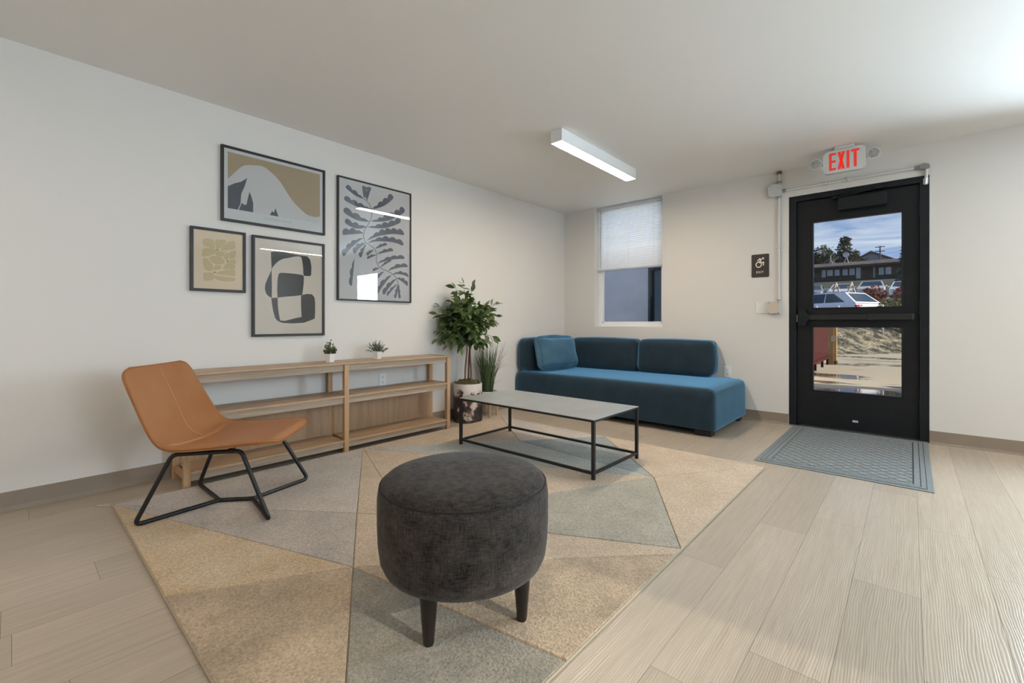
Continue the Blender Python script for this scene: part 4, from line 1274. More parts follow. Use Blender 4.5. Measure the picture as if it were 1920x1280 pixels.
# ------------------------------------------------------------------ conduit run, boxes and plates
M_pipe = mat('painted_conduit', (0.66, 0.655, 0.64), 0.42)
M_cast = mat('grey_cast_fitting', (0.30, 0.30, 0.30), 0.45, 0.5)
M_bolt = mat('dark_screw', (0.05, 0.05, 0.05), 0.5)
def jbox(label, x0, x1, z0, z1, face):
    t = thing('junction_box', label, 'junction box', ((x0 + x1) / 2, 0, z0))
    bm = B(); box(bm, x0, x1, -0.048, -0.0005, z0, z1, 0.004); obj('box_body', bm, M_pipe, t)
    bm = B(); box(bm, x0 + 0.001, x1 - 0.001, -0.051, -0.0485, z0 + 0.001, z1 - 0.001, 0.002); obj('cover', bm, face, t)
    for a in (x0 + 0.012, x1 - 0.012):
        for b in (z0 + 0.012, z1 - 0.012):
            bm = B(); tube(bm, [(a, -0.0505, b), (a, -0.0525, b)], 0.004, 8); obj('screw', bm, M_bolt, t)
jbox('square white junction box on the wall near the top left corner of the door', 2.443, 2.560, 2.195, 2.315, mat('box_cover_grey', (0.55, 0.56, 0.57), 0.4))
jbox('square beige junction box at the bottom of the conduit left of the door', 2.438, 2.543, 1.066, 1.184, mat('box_cover_beige', (0.56, 0.49, 0.41), 0.45))
cd = thing('conduit', 'thin vertical pipe on the wall left of the door between two square boxes', 'pipe', (2.536, -0.02, 1.2))
bm = B(); tube(bm, [(2.530, -0.020, 1.185), (2.530, -0.020, 2.194)], 0.0105, 12); obj('pipe', bm, M_pipe, cd, smooth=True, sharp=1)
for z in (1.19, 2.18):
    bm = B(); tube(bm, [(2.530, -0.020, z), (2.530, -0.020, z + 0.012)], 0.016, 10); obj('connector', bm, M_cast, cd)
bm = B(); box(bm, 2.512, 2.548, -0.033, -0.0005, 1.70, 1.712, 0.002); obj('strap', bm, M_pipe, cd)
cd = thing('conduit', 'short pipe stub from the upper square box to the ceiling', 'pipe', (2.536, -0.02, 2.32))
bm = B(); tube(bm, [(2.534, -0.022, 2.316), (2.534, -0.022, 2.438)], 0.0115, 12); obj('pipe', bm, M_pipe, cd, smooth=True, sharp=1)
bm = B(); tube(bm, [(2.534, -0.022, 2.322), (2.534, -0.022, 2.345)], 0.018, 8); obj('connector', bm, M_cast, cd)
bm = B(); tube(bm, [(2.534, -0.022, 2.412), (2.534, -0.022, 2.4385)], 0.021, 8); obj('flange', bm, mat('rusty_flange', (0.17, 0.10, 0.07), 0.7), cd)
cd = thing('conduit', 'long horizontal pipe above the door ending in an elbow at the top right corner', 'pipe', (3.07, -0.02, 2.25))
bm = B(); tube(bm, [(2.561, -0.018, 2.246), (3.535, -0.018, 2.246)], 0.0105, 12); obj('pipe', bm, M_pipe, cd, smooth=True, sharp=1)
bm = B(); tube(bm, [(2.561, -0.018, 2.246), (2.588, -0.018, 2.246)], 0.016, 8); obj('connector', bm, M_cast, cd)
bm = B(); tube(bm, [(3.505, -0.018, 2.246), (3.535, -0.018, 2.246)], 0.0145, 8); obj('connector', bm, M_cast, cd)
bm = B()
prism(bm, [(3.535, 2.228), (3.585, 2.222), (3.600, 2.236), (3.592, 2.262), (3.560, 2.272), (3.535, 2.262)], 'y', -0.040, -0.002, bev=0.004)
obj('elbow', bm, M_cast, cd)
bm = B(); tube(bm, fillet([(3.578, -0.020, 2.228), (3.578, -0.020, 2.17), (3.572, -0.018, 2.10)], 0.03), 0.0115, 10); obj('drop_pipe', bm, M_pipe, cd, smooth=True, sharp=1)
bm = B(); tube(bm, [(3.574, -0.018, 2.150), (3.572, -0.018, 2.104)], 0.017, 8); obj('end_fitting', bm, mat('zinc_fitting', (0.55, 0.56, 0.55), 0.35, 0.6), cd)
for x in (2.90, 3.06):
    bm = B(); box(bm, x, x + 0.014, -0.032, -0.0005, 2.232, 2.268, 0.002); obj('strap', bm, M_pipe, cd)
bp_ = thing('blank_wall_plate', 'blank white plate on the wall beside the lower junction box', 'wall plate', (2.381, 0, 1.075))
bm = B(); box(bm, 2.325, 2.436, -0.006, -0.0004, 1.070, 1.184, 0.002); obj('plate', bm, mat('plate_white', (0.78, 0.76, 0.73), 0.45), bp_)
for x in (2.358, 2.404):
    for z in (1.088, 1.166):
        bm = B(); tube(bm, [(x, -0.0058, z), (x, -0.0068, z)], 0.0025, 8); obj('screw', bm, mat('plate_screw', (0.6, 0.6, 0.58), 0.4), bp_)
M_outlet = mat('outlet_white', (0.80, 0.80, 0.79), 0.4)
def outlet(label, cx_, cz_, axis):
    t = thing('wall_outlet', label, 'electrical outlet', (cx_, 0, cz_) if axis == 'y' else (0, cx_, cz_))
    def bx(bm, a, b, d0, d1, z0, z1, bev=0):
        if axis == 'y': box(bm, a, b, -d1, -d0, z0, z1, bev)
        else: box(bm, d0, d1, a, b, z0, z1, bev)
    bm = B(); bx(bm, cx_ - .036, cx_ + .036, .0005, .006, cz_ - .058, cz_ + .058, .002); obj('cover_plate', bm, M_outlet, t)
    for s in (-1, 1):
        bm = B(); bx(bm, cx_ - .017, cx_ + .017, .0055, .0085, cz_ + s * .021 - .0145, cz_ + s * .021 + .0145, .002); so_ = obj('socket', bm, M_outlet, t)
        bm = B()
        for dx_ in (-.0065, .0065): bx(bm, cx_ + dx_ - .0012, cx_ + dx_ + .0012, .008, .0088, cz_ + s * .021 - .001, cz_ + s * .021 + .008)
        bx(bm, cx_ - .0025, cx_ + .0025, .008, .0088, cz_ + s * .021 - .0095, cz_ + s * .021 - .0045)
        obj('slots', bm, M_bolt, so_)
outlet('white outlet on the back wall just right of the sofa back', 2.060, 0.470, 'y')
outlet('white outlet on the left wall seen through the console shelf', -2.780, 0.476, 'x')

# ------------------------------------------------------------------ plants
def leaf_quad(bm, p, d, nrm, L, wd, fold=0.25, droop=0.2, mi=0):
    d = d.normalized()
    s = d.cross(nrm)
    if s.length < 1e-4: s = d.orthogonal()
    s.normalize()
    n2 = s.cross(d).normalized()
    prof_ = ((0.0, 0.06), (0.30, 0.85), (0.55, 1.0), (0.80, 0.62), (1.0, 0.03))
    rows = []
    for x, w in prof_:
        c = p + d * (L * x) - n2 * (droop * L * x * x)
        hw = wd * 0.5 * w
        rows.append((bm.verts.new(c + s * hw + n2 * hw * fold), bm.verts.new(c), bm.verts.new(c - s * hw + n2 * hw * fold)))
    for a, b in zip(rows, rows[1:]):
        for q in (0, 1):
            f = bm.faces.new((a[q], a[q + 1], b[q + 1], b[q])); f.material_index = mi; f.smooth = True

# potted ficus
rf = random.Random(21)
FX, FY = 0.175, -1.920
fi = thing('potted_ficus', 'leafy artificial ficus tree in a cowhide patterned round pot with moss', 'potted plant', (FX, FY, 0))
def hide_mat():
    m, n, l, b = new_mat('cowhide_print')
    tc = n.new('ShaderNodeTexCoord')
    sp_ = n.new('ShaderNodeSeparateXYZ'); l.new(tc.outputs['Object'], sp_.inputs['Vector'])
    nz = n.new('ShaderNodeTexNoise'); nz.inputs['Scale'].default_value = 6.0; nz.inputs['Detail'].default_value = 5; nz.inputs['Roughness'].default_value = 0.6
    l.new(tc.outputs['Object'], nz.inputs['Vector'])
    h = n.new('ShaderNodeMath'); h.operation = 'MULTIPLY_ADD'; h.inputs[1].default_value = 1.15; h.inputs[2].default_value = -0.48
    l.new(sp_.outputs['Z'], h.inputs[0])
    a = n.new('ShaderNodeMath'); a.operation = 'MULTIPLY_ADD'; a.inputs[1].default_value = 1.6
    l.new(nz.outputs['Fac'], a.inputs[0]); l.new(h.outputs['Value'], a.inputs[2])
    rp = n.new('ShaderNodeValToRGB')
    e = rp.color_ramp.elements
    e[0].position = 0.40; e[0].color = (0.020, 0.014, 0.013, 1)
    e[1].position = 0.60; e[1].color = (0.62, 0.56, 0.52, 1)
    k = e.new(0.52); k.color = (0.075, 0.045, 0.038, 1)
    k = e.new(0.555); k.color = (0.30, 0.21, 0.18, 1)
    l.new(a.outputs['Value'], rp.inputs['Fac']); l.new(rp.outputs['Color'], b.inputs['Base Color'])
    b.inputs['Roughness'].default_value = 0.6
    return m
bm = B(); lathe(bm, [(0, 0.001), (.137, 0.001), (.142, .006), (.142, .374), (.139, .378), (.130, .374), (.130, .34), (0, .34)], FX, FY, 56)
obj('pot', bm, hide_mat(), fi, smooth=True, sharp=0.7)
bm = B()
lathe(bm, [(.128, .345), (.12, .375), (.09, .395), (.05, .405), (0, .408)], FX, FY, 28)
for v in bm.verts: v.co.z += 0.010 * mnoise.noise(v.co * 40)
for q in range(330):
    a, rr_ = rf.uniform(0, 2 * PI), .125 * math.sqrt(rf.random())
    p = Vector((FX + rr_ * math.cos(a), FY + rr_ * math.sin(a), .375 + .03 * (1 - (rr_ / .125) ** 2)))
    leaf_quad(bm, p, Vector((rf.uniform(-1, 1), rf.uniform(-1, 1), rf.uniform(.1, 1))), Vector((rf.uniform(-1, 1), rf.uniform(-1, 1), 1)), rf.uniform(.015, .03), .009)
raw_obj('moss', bm, mat('dry_moss', (0.085, 0.065, 0.025), 0.95, color2=(0.16, 0.13, 0.06), scale=70), fi)
M_bark = mat('brown_bark', (0.16, 0.085, 0.050), 0.8, color2=(0.27, 0.16, 0.10), scale=30, stretch=(1, 1, .25), bump=.5)
tops = []
for k_, (a, tw) in enumerate(((0.3, .6), (2.4, -.5), (4.5, .4))):
    pts = []
    for i in range(12):
        f = i / 11
        rr_ = .034 * (1 - .45 * f)
        aa = a + tw * f * 2.2
        pts.append((FX + rr_ * math.cos(aa) + .004 * math.sin(9 * f + k_), FY + rr_ * math.sin(aa), .39 + f * .46))
    bm = B(); tube(bm, pts, lambda t: .0105 - .003 * t, 10); obj('trunk', bm, M_bark, fi, smooth=True)
    tops.append(Vector(pts[-1]))
bmw, bml = B(), B()
CEN = Vector((FX + .04, FY - .03, 1.00))
def ficus_branch(base, tip, nleaf, spread):
    mid = (base + tip) / 2 + Vector((0, 0, .05 * (tip - base).length / .3))
    pts = [base * (1 - t) ** 2 + mid * 2 * t * (1 - t) + tip * t * t for t in [i / 7 for i in range(8)]]
    tube(bmw, pts, lambda t: .0042 * (1 - t) + .0012, 5)
    for q in range(nleaf):
        t = 0.30 + 0.72 * (q + rf.random() * .6) / nleaf
        t = min(t, 1.0)
        p = base * (1 - t) ** 2 + mid * 2 * t * (1 - t) + tip * t * t
        d = (tip - base).normalized()
        sd = Vector((rf.gauss(0, 1), rf.gauss(0, 1), rf.gauss(-.15, .7))).normalized()
        dr_ = (d * .7 + sd * .9 + Vector((0, 0, -.15)))
        lf = rf.uniform(.062, .098)
        leaf_quad(bml, p + sd * .006, dr_, Vector((rf.gauss(0, .5), rf.gauss(0, .5), 1)), lf, lf * .52, .18, .25)
    leaf_quad(bml, tip, (tip - mid), Vector((rf.gauss(0, .3), rf.gauss(0, .3), 1)), .07, .034, .18, .2)
def xclamp(p): return Vector((max(0.035, p.x), p.y, p.z))
for q in range(92):
    v = Vector((rf.gauss(0, 1), rf.gauss(0, 1), rf.gauss(.05, .75))).normalized()
    rr_ = rf.uniform(.62, 1.0)
    tip = CEN + Vector((v.x * .275, v.y * .275, v.z * .27)) * rr_
    base = Vector((FX, FY, .84)) + Vector((v.x * .03, v.y * .03, max(0, v.z) * .20 + rf.uniform(0, .08)))
    ficus_branch(base, xclamp(tip), 9, 1)
for tip in ((.20, -2.00, 1.36), (.25, -1.93, 1.34), (.16, -2.07, 1.32), (.44, -1.78, 1.16), (.43, -1.78, 1.05), (.07, -2.19, 1.13), (.07, -2.22, 1.06), (.08, -2.20, .90), (.05, -2.20, .82), (.12, -2.13, .76), (.30, -1.88, .73), (.36, -1.84, .79), (.42, -1.80, .84), (.20, -2.05, .74)):
    tip = Vector(tip)
    ficus_branch(Vector((FX, FY, .95 if tip.z > 1 else .84)), tip, 11, 1)
for v in bml.verts:
    if v.co.x < 0.012: v.co.x = 0.012 + 0.2 * (v.co.x - 0.012) * 0
obj('branches', bmw, M_bark, fi)
raw_obj('foliage', bml, leaf_mat('ficus_leaf', (0.050, 0.105, 0.026), (0.19, 0.26, 0.095), 0.40), fi)

# tall grass in a white bowl on a wooden stand
GX, GY = 0.150, -1.615
gp = thing('potted_grass', 'artificial tall grass in a white pot on a wooden stand behind the ficus', 'potted plant', (GX, GY, 0))
bm = B(); lathe(bm, [(0, .135), (.070, .135), (.088, .15), (.100, .20), (.104, .255), (.100, .262), (.094, .255), (.09, .235), (0, .235)], GX, GY, 40)
obj('pot', bm, mat('white_ceramic', (0.74, 0.72, 0.69), 0.35), gp, smooth=True, sharp=0.9)
M_stand = wood_mat('pale_beech', (0.48, 0.30, 0.16), (0.60, 0.42, 0.25), W3('z'))
for q in range(4):
    a = PI / 4 + q * PI / 2 + .2
    bm = B(); tube(bm, [(GX + .098 * math.cos(a), GY + .098 * math.sin(a), 0.001), (GX + .108 * math.cos(a), GY + .108 * math.sin(a), .19)], .0105, 8)
    obj('stand_leg', bm, M_stand, gp)
bm = B()
for q in range(2):
    a = PI / 4 + q * PI / 2 + .2
    tube(bm, [(GX - .10 * math.cos(a), GY - .10 * math.sin(a), .122 - q * .0), (GX + .10 * math.cos(a), GY + .10 * math.sin(a), .122)], .010, 8)
obj('stand_cross', bm, M_stand, gp)
bm = B()
def blade(p, a, out, hgt, w, curl):
    rows = []
    n = 9
    for i in range(n + 1):
        t = i / n
        r_ = out * t ** (1.6 + curl)
        z = hgt * (t - .35 * curl * t ** 3)
        c = p + Vector((math.cos(a) * r_, math.sin(a) * r_, z))
        c.x = max(c.x, .012)
        sd = Vector((-math.sin(a), math.cos(a), 0)) * (w * (1 - t ** 2.5) + .0004)
        up_ = Vector((0, 0, 1)) * 0
        rows.append((bm.verts.new(c + sd), bm.verts.new(c + Vector((math.cos(a), math.sin(a), 0)) * w * .4), bm.verts.new(c - sd)))
    for x, y in zip(rows, rows[1:]):
        for k in (0, 1):
            f = bm.faces.new((x[k], x[k + 1], y[k + 1], y[k])); f.smooth = True
for q in range(150):
    a = rf.uniform(0, 2 * PI); r_ = .06 * math.sqrt(rf.random())
    blade(Vector((GX + r_ * math.cos(a), GY + r_ * math.sin(a), .23)), a + rf.gauss(0, .5), abs(rf.gauss(.06, .05)), rf.uniform(.30, .56), .0042, 0)
for a, out, hg, cu in ((.75, .26, .46, .9), (.55, .22, .25, 1.0), (.95, .24, .22, 1.0), (.4, .18, .50, .4), (.8, .15, .55, .3), (-2.6, .10, .40, .6), (1.2, .22, .42, .7), (-1.2, .16, .40, .6), (-.6, .12, .55, .3), (-2.0, .12, .46, .4)):
    blade(Vector((GX + .03 * math.cos(a), GY + .03 * math.sin(a), .23)), a, out, hg, .0045, cu)
raw_obj('blades', bm, leaf_mat('grass_blade', (0.040, 0.085, 0.030), (0.14, 0.20, 0.085), 0.4), gp)

# two little pots on the shelf
M_wpot = mat('white_facet_pot', (0.80, 0.78, 0.75), 0.4)
def mini(label, x, y, kind):
    t = thing('small_potted_plant', label, 'potted plant', (x, y, ZT_), group=None)
    bm = B()
    prof_ = ((.033, 0.0), (.0385, .03), (.044, .064), (.040, .064), (.038, .052))
    rings = [[bm.verts.new((x + r_ * math.cos(2 * PI * k / 6 + .55), y + r_ * math.sin(2 * PI * k / 6 + .55), ZT_ + z)) for k in range(6)] for r_, z in prof_]
    for a, c in zip(rings, rings[1:]):
        for k in range(6): bm.faces.new((a[k], a[(k + 1) % 6], c[(k + 1) % 6], c[k]))
    bm.faces.new(rings[0][::-1]); bm.faces.new(rings[-1])
    obj('pot', bm, M_wpot, t)
    bm = B()
    rr_ = random.Random(5 if kind else 9)
    if kind == 0:
        for q in range(30):
            v = Vector((rr_.gauss(0, 1), rr_.gauss(0, 1), rr_.uniform(.1, 1.4))).normalized()
            tip = Vector((x, y, ZT_ + .07)) + Vector((v.x * .050, v.y * .050, v.z * rr_.uniform(.045, .105)))
            b0 = Vector((x + v.x * .015, y + v.y * .015, ZT_ + .052))
            tube(bm, [b0, (b0 + tip) / 2 + Vector((0, 0, .006)), tip], .0012, 4)
            for k in range(10):
                p = b0.lerp(tip, .3 + .7 * k / 9)
                leaf_quad(bm, p, Vector((rr_.gauss(0, 1), rr_.gauss(0, 1), rr_.gauss(.5, .6))), Vector((rr_.gauss(0, 1), rr_.gauss(0, 1), 1)), rr_.uniform(.012, .018), .009)
    else:
        for q in range(46):
            v = Vector((rr_.gauss(0, 1), rr_.gauss(0, 1), rr_.uniform(.3, 1.8))).normalized()
            b0 = Vector((x + v.x * .02, y + v.y * .02, ZT_ + .052))
            tip = b0 + Vector((v.x * .065, v.y * .065, v.z * rr_.uniform(.06, .105)))
            tube(bm, [b0, (b0 + tip) / 2 + Vector((v.x, v.y, 0)) * -.006, tip], .0011, 4)
            for k in range(9):
                p = b0.lerp(tip, .25 + .75 * k / 8)
                leaf_quad(bm, p, (tip - b0).normalized() + Vector((rr_.gauss(0, .8), rr_.gauss(0, .8), rr_.gauss(0, .5))), Vector((rr_.gauss(0, 1), rr_.gauss(0, 1), 1)), rr_.uniform(.014, .020), .0045)
    raw_obj('foliage', bm, leaf_mat('mini_leaf_green' if kind == 0 else 'mini_leaf_grey', (0.05, 0.075, 0.022) if kind == 0 else (0.075, 0.095, 0.07), (0.17, 0.20, 0.07) if kind == 0 else (0.20, 0.22, 0.17), 0.5), t)
mini('small bushy green plant in white faceted pot, left one on the shelf top', .150, -3.330, 0)
mini('small wispy grey-green plant in white faceted pot, right one on the shelf top', .150, -2.922, 1)
# ------------------------------------------------------------------ outside: apron, bank, car park, street
M_conc = None
def concrete():
    m, n, l, b = new_mat('damp_concrete')
    tc = n.new('ShaderNodeTexCoord')
    mp = n.new('ShaderNodeMapping'); mp.inputs['Scale'].default_value = (0.40, 0.9, 1)
    l.new(tc.outputs['Object'], mp.inputs['Vector'])
    p = n.new('ShaderNodeTexNoise'); p.inputs['Scale'].default_value = 1.1; p.inputs['Detail'].default_value = 4
    l.new(mp.outputs['Vector'], p.inputs['Vector'])
    wet = n.new('ShaderNodeMapRange'); wet.inputs['From Min'].default_value = 0.525; wet.inputs['From Max'].default_value = 0.565
    l.new(p.outputs['Fac'], wet.inputs['Value'])
    g = n.new('ShaderNodeTexNoise'); g.inputs['Scale'].default_value = 35
    l.new(tc.outputs['Object'], g.inputs['Vector'])
    rp = n.new('ShaderNodeValToRGB')
    rp.color_ramp.elements[0].color = (0.44, 0.37, 0.26, 1); rp.color_ramp.elements[1].color = (0.58, 0.50, 0.36, 1)
    l.new(g.outputs['Fac'], rp.inputs['Fac'])
    mx = n.new('ShaderNodeMixRGB'); mx.inputs['Color2'].default_value = (0.15, 0.12, 0.095, 1)
    l.new(wet.outputs['Result'], mx.inputs['Fac']); l.new(rp.outputs['Color'], mx.inputs['Color1'])
    l.new(mx.outputs['Color'], b.inputs['Base Color'])
    ro = n.new('ShaderNodeMapRange'); ro.inputs['To Min'].default_value = 0.75; ro.inputs['To Max'].default_value = 0.04
    l.new(wet.outputs['Result'], ro.inputs['Value']); l.new(ro.outputs['Result'], b.inputs['Roughness'])
    return m
bm = B(); box(bm, -14, 24, 0.16, 17.5, -0.3, -0.03)
struct('ground_apron', bm, concrete(), 'tan concrete yard with puddles outside the door')

def sstep(a, b, x):
    t = max(0.0, min(1.0, (x - a) / (b - a)))
    return t * t * (3 - 2 * t)
def foot_y(x): return max(11.5, min(16.0, 12.7 + 1.45 * (x - 1.8)))
def ter(x, y):
    f = foot_y(x)
    z = -0.04 + 0.87 * sstep(f, f + 2.2, y)
    if y > f + 2.4: z -= 0.15 * sstep(f + 2.4, f + 2.9, y)
    z += 2.34 * sstep(19.5, 43, y) * 1.0
    z += 4.2 * sstep(44, 80, y)
    z += 6.0 * sstep(86, 112, y)
    return z
M_grass = mat('winter_grass', (0.050, 0.045, 0.032), 0.95, color2=(0.34, 0.30, 0.21), scale=2.6, stretch=(.7, 1.5, 2.5), detail=10, lo=0.42, hi=0.60, bump=1.0, bscale=9, dist=.12)  # dark noise patches paint shadows between the pale tufts into the colour
M_asph = mat('asphalt', (0.16, 0.155, 0.15), 0.85, var=.2, scale=4)
bm = B()
xs = [-40 + i * 2.0 for i in range(19)] + [-2 + i * 0.5 for i in range(25)] + [12 + i * 3 for i in range(10)]
ys = [11.4 + i * 0.25 for i in range(40)] + [21.5 + i * 1.5 for i in range(66)]
grid = [[bm.verts.new((x, y, ter(x, y) + 0.02 * mnoise.noise(Vector((x * 1.3, y * 1.3, 0))))) for y in ys] for x in xs]
for i in range(len(xs) - 1):
    for j in range(len(ys) - 1):
        f = bm.faces.new((grid[i][j], grid[i + 1][j], grid[i + 1][j + 1], grid[i][j + 1]))
        yc, xc = (ys[j] + ys[j + 1]) / 2, (xs[i] + xs[i + 1]) / 2
        f.material_index = 0 if (yc < foot_y(xc) + 2.7 or 24 < yc < 37) else 1
        if yc > 49: f.material_index = 2
        f.smooth = True
gb = raw_obj('ground_bank', bm, [M_grass, M_asph, mat('dark_planting', (0.030, 0.032, 0.022), .95, color2=(0.065, 0.070, 0.04), scale=1.2)])
gb['kind'] = 'structure'; gb['label'] = 'dry grass bank rising to the car park and street'

# grey wing of the building seen through the window
M_stucco = mat('grey_stucco', (0.72, 0.69, 0.66), 0.85, var=.05, scale=3, bump=.3, bscale=60)
bm = B()
WX0, WX1 = 0.045, 0.95
for a in ((-4.0, WX0, -0.1, 2.35), (WX1, 1.85, -0.1, 2.35), (WX0, WX1, 1.94, 2.35), (WX0, WX1, -0.1, 0.45)):
    box(bm, a[0], a[1], 2.5, 2.75, a[2], a[3])
box(bm, -4.0, 1.85, 2.75, 5.0, -0.1, 2.35)
struct('wall_outside_wing', bm, M_stucco, 'smooth grey wall of the neighbouring wing seen through the window')
bm = B()
for a in ((WX0, WX0 + .05, .45, 1.94), (WX1 - .05, WX1, .45, 1.94), (WX0 + .05, WX1 - .05, 1.89, 1.94), (WX0 + .05, WX1 - .05, .45, .50)):
    box(bm, a[0], a[1], 2.47, 2.62, a[2], a[3], .003)
wg = struct('window_5', bm, mat('anthracite_frame', (0.022, 0.024, 0.026), 0.4), 'dark framed window in the grey wing')
bm = B(); box(bm, WX0 + .05, WX1 - .05, 2.55, 2.56, .50, 1.89); obj('window_pane', bm, mat('dark_window_glass', (0.050, 0.075, 0.085), 0.08, spec=.8), wg)

# added block right of the door, out of view, to shade the near yard
bm = B(); box(bm, 4.4, 9.5, 0.26, 4.2, -0.1, 3.0)
struct('wall_added_shade', bm, M_stucco, 'added unseen grey block right of the door, shading the yard')

# red fence and its timber post
fe = thing('fence_panel', 'red vertical board fence beside the yard, seen through the lower door pane', 'fence', (1.97, 6.75, -0.03))
M_redw = mat('red_painted_boards', (0.060, 0.012, 0.011), 0.8, spec=0.15, var=.18, scale=3, stretch=(1, 2, .3))
bm = B()
y = 5.06
while y < 8.25:
    box(bm, 1.955, 1.978, y, y + .168, 0.10, 1.15, .003); y += .172
obj('boards', bm, M_redw, fe)
bm = B(); box(bm, 1.978, 2.000, 5.06, 8.405, 0.115, 0.175); box(bm, 1.978, 2.000, 5.06, 8.405, 1.02, 1.08); obj('rails', bm, M_redw, fe)
for y in (5.3, 6.3, 7.3, 8.15):
    bm = B(); box(bm, 1.955, 2.000, y, y + .05, -0.03, .12); obj('foot', bm, M_redw, fe)
M_timb = wood_mat('yellow_timber', (0.34, 0.20, 0.065), (0.50, 0.33, 0.14), W3('z'))
po = thing('timber_post', 'yellowish timber post at the far end of the red fence', 'post', (2.05, 8.56, -0.03))
bm = B(); box(bm, 1.965, 2.075, 8.44, 8.55, -0.03, 1.25, .004); box(bm, 2.085, 2.125, 8.46, 8.62, -0.03, 1.25, .004); obj('post', bm, M_timb, po)
bm = B(); box(bm, 2.02, 2.14, 8.425, 8.455, .52, .66, .004); obj('latch', bm, mat('pale_latch', (.6, .5, .32), .6), po)
bm = B(); box(bm, 1.95, 2.14, 8.45, 8.64, -0.029, .05, .01); obj('base_plate', bm, mat('brown_base', (.10, .06, .04), .8), po)

# short posts along the top of the bank
M_bol = mat('galvanised_post', (0.62, 0.60, 0.56), 0.45)
for i, (x, lab) in enumerate(((.80, 'leftmost pale post in front of the white SUV'), (1.475, 'second pale post from the left in front of the white SUV'), (2.10, 'third pale post, below the rear corner of the white SUV'), (2.74, 'rightmost pale post beside the hedge'))):
    t = thing('bollard', lab, 'post', (x, 15.5, ter(x, 15.5)), group='posts along the grass bank')
    z0 = ter(x, 15.5) - .02
    bm = B(); lathe(bm, [(0, z0), (.035, z0), (.035, 1.58), (.028, 1.615), (.012, 1.632), (0, 1.635)], x, 15.5, 14); obj('shaft', bm, M_bol, t, smooth=True)
    bm = B(); lathe(bm, [(.0355, 1.50), (.041, 1.502), (.041, 1.53), (.0355, 1.532)], x, 15.5, 14); obj('collar', bm, M_bol, t)

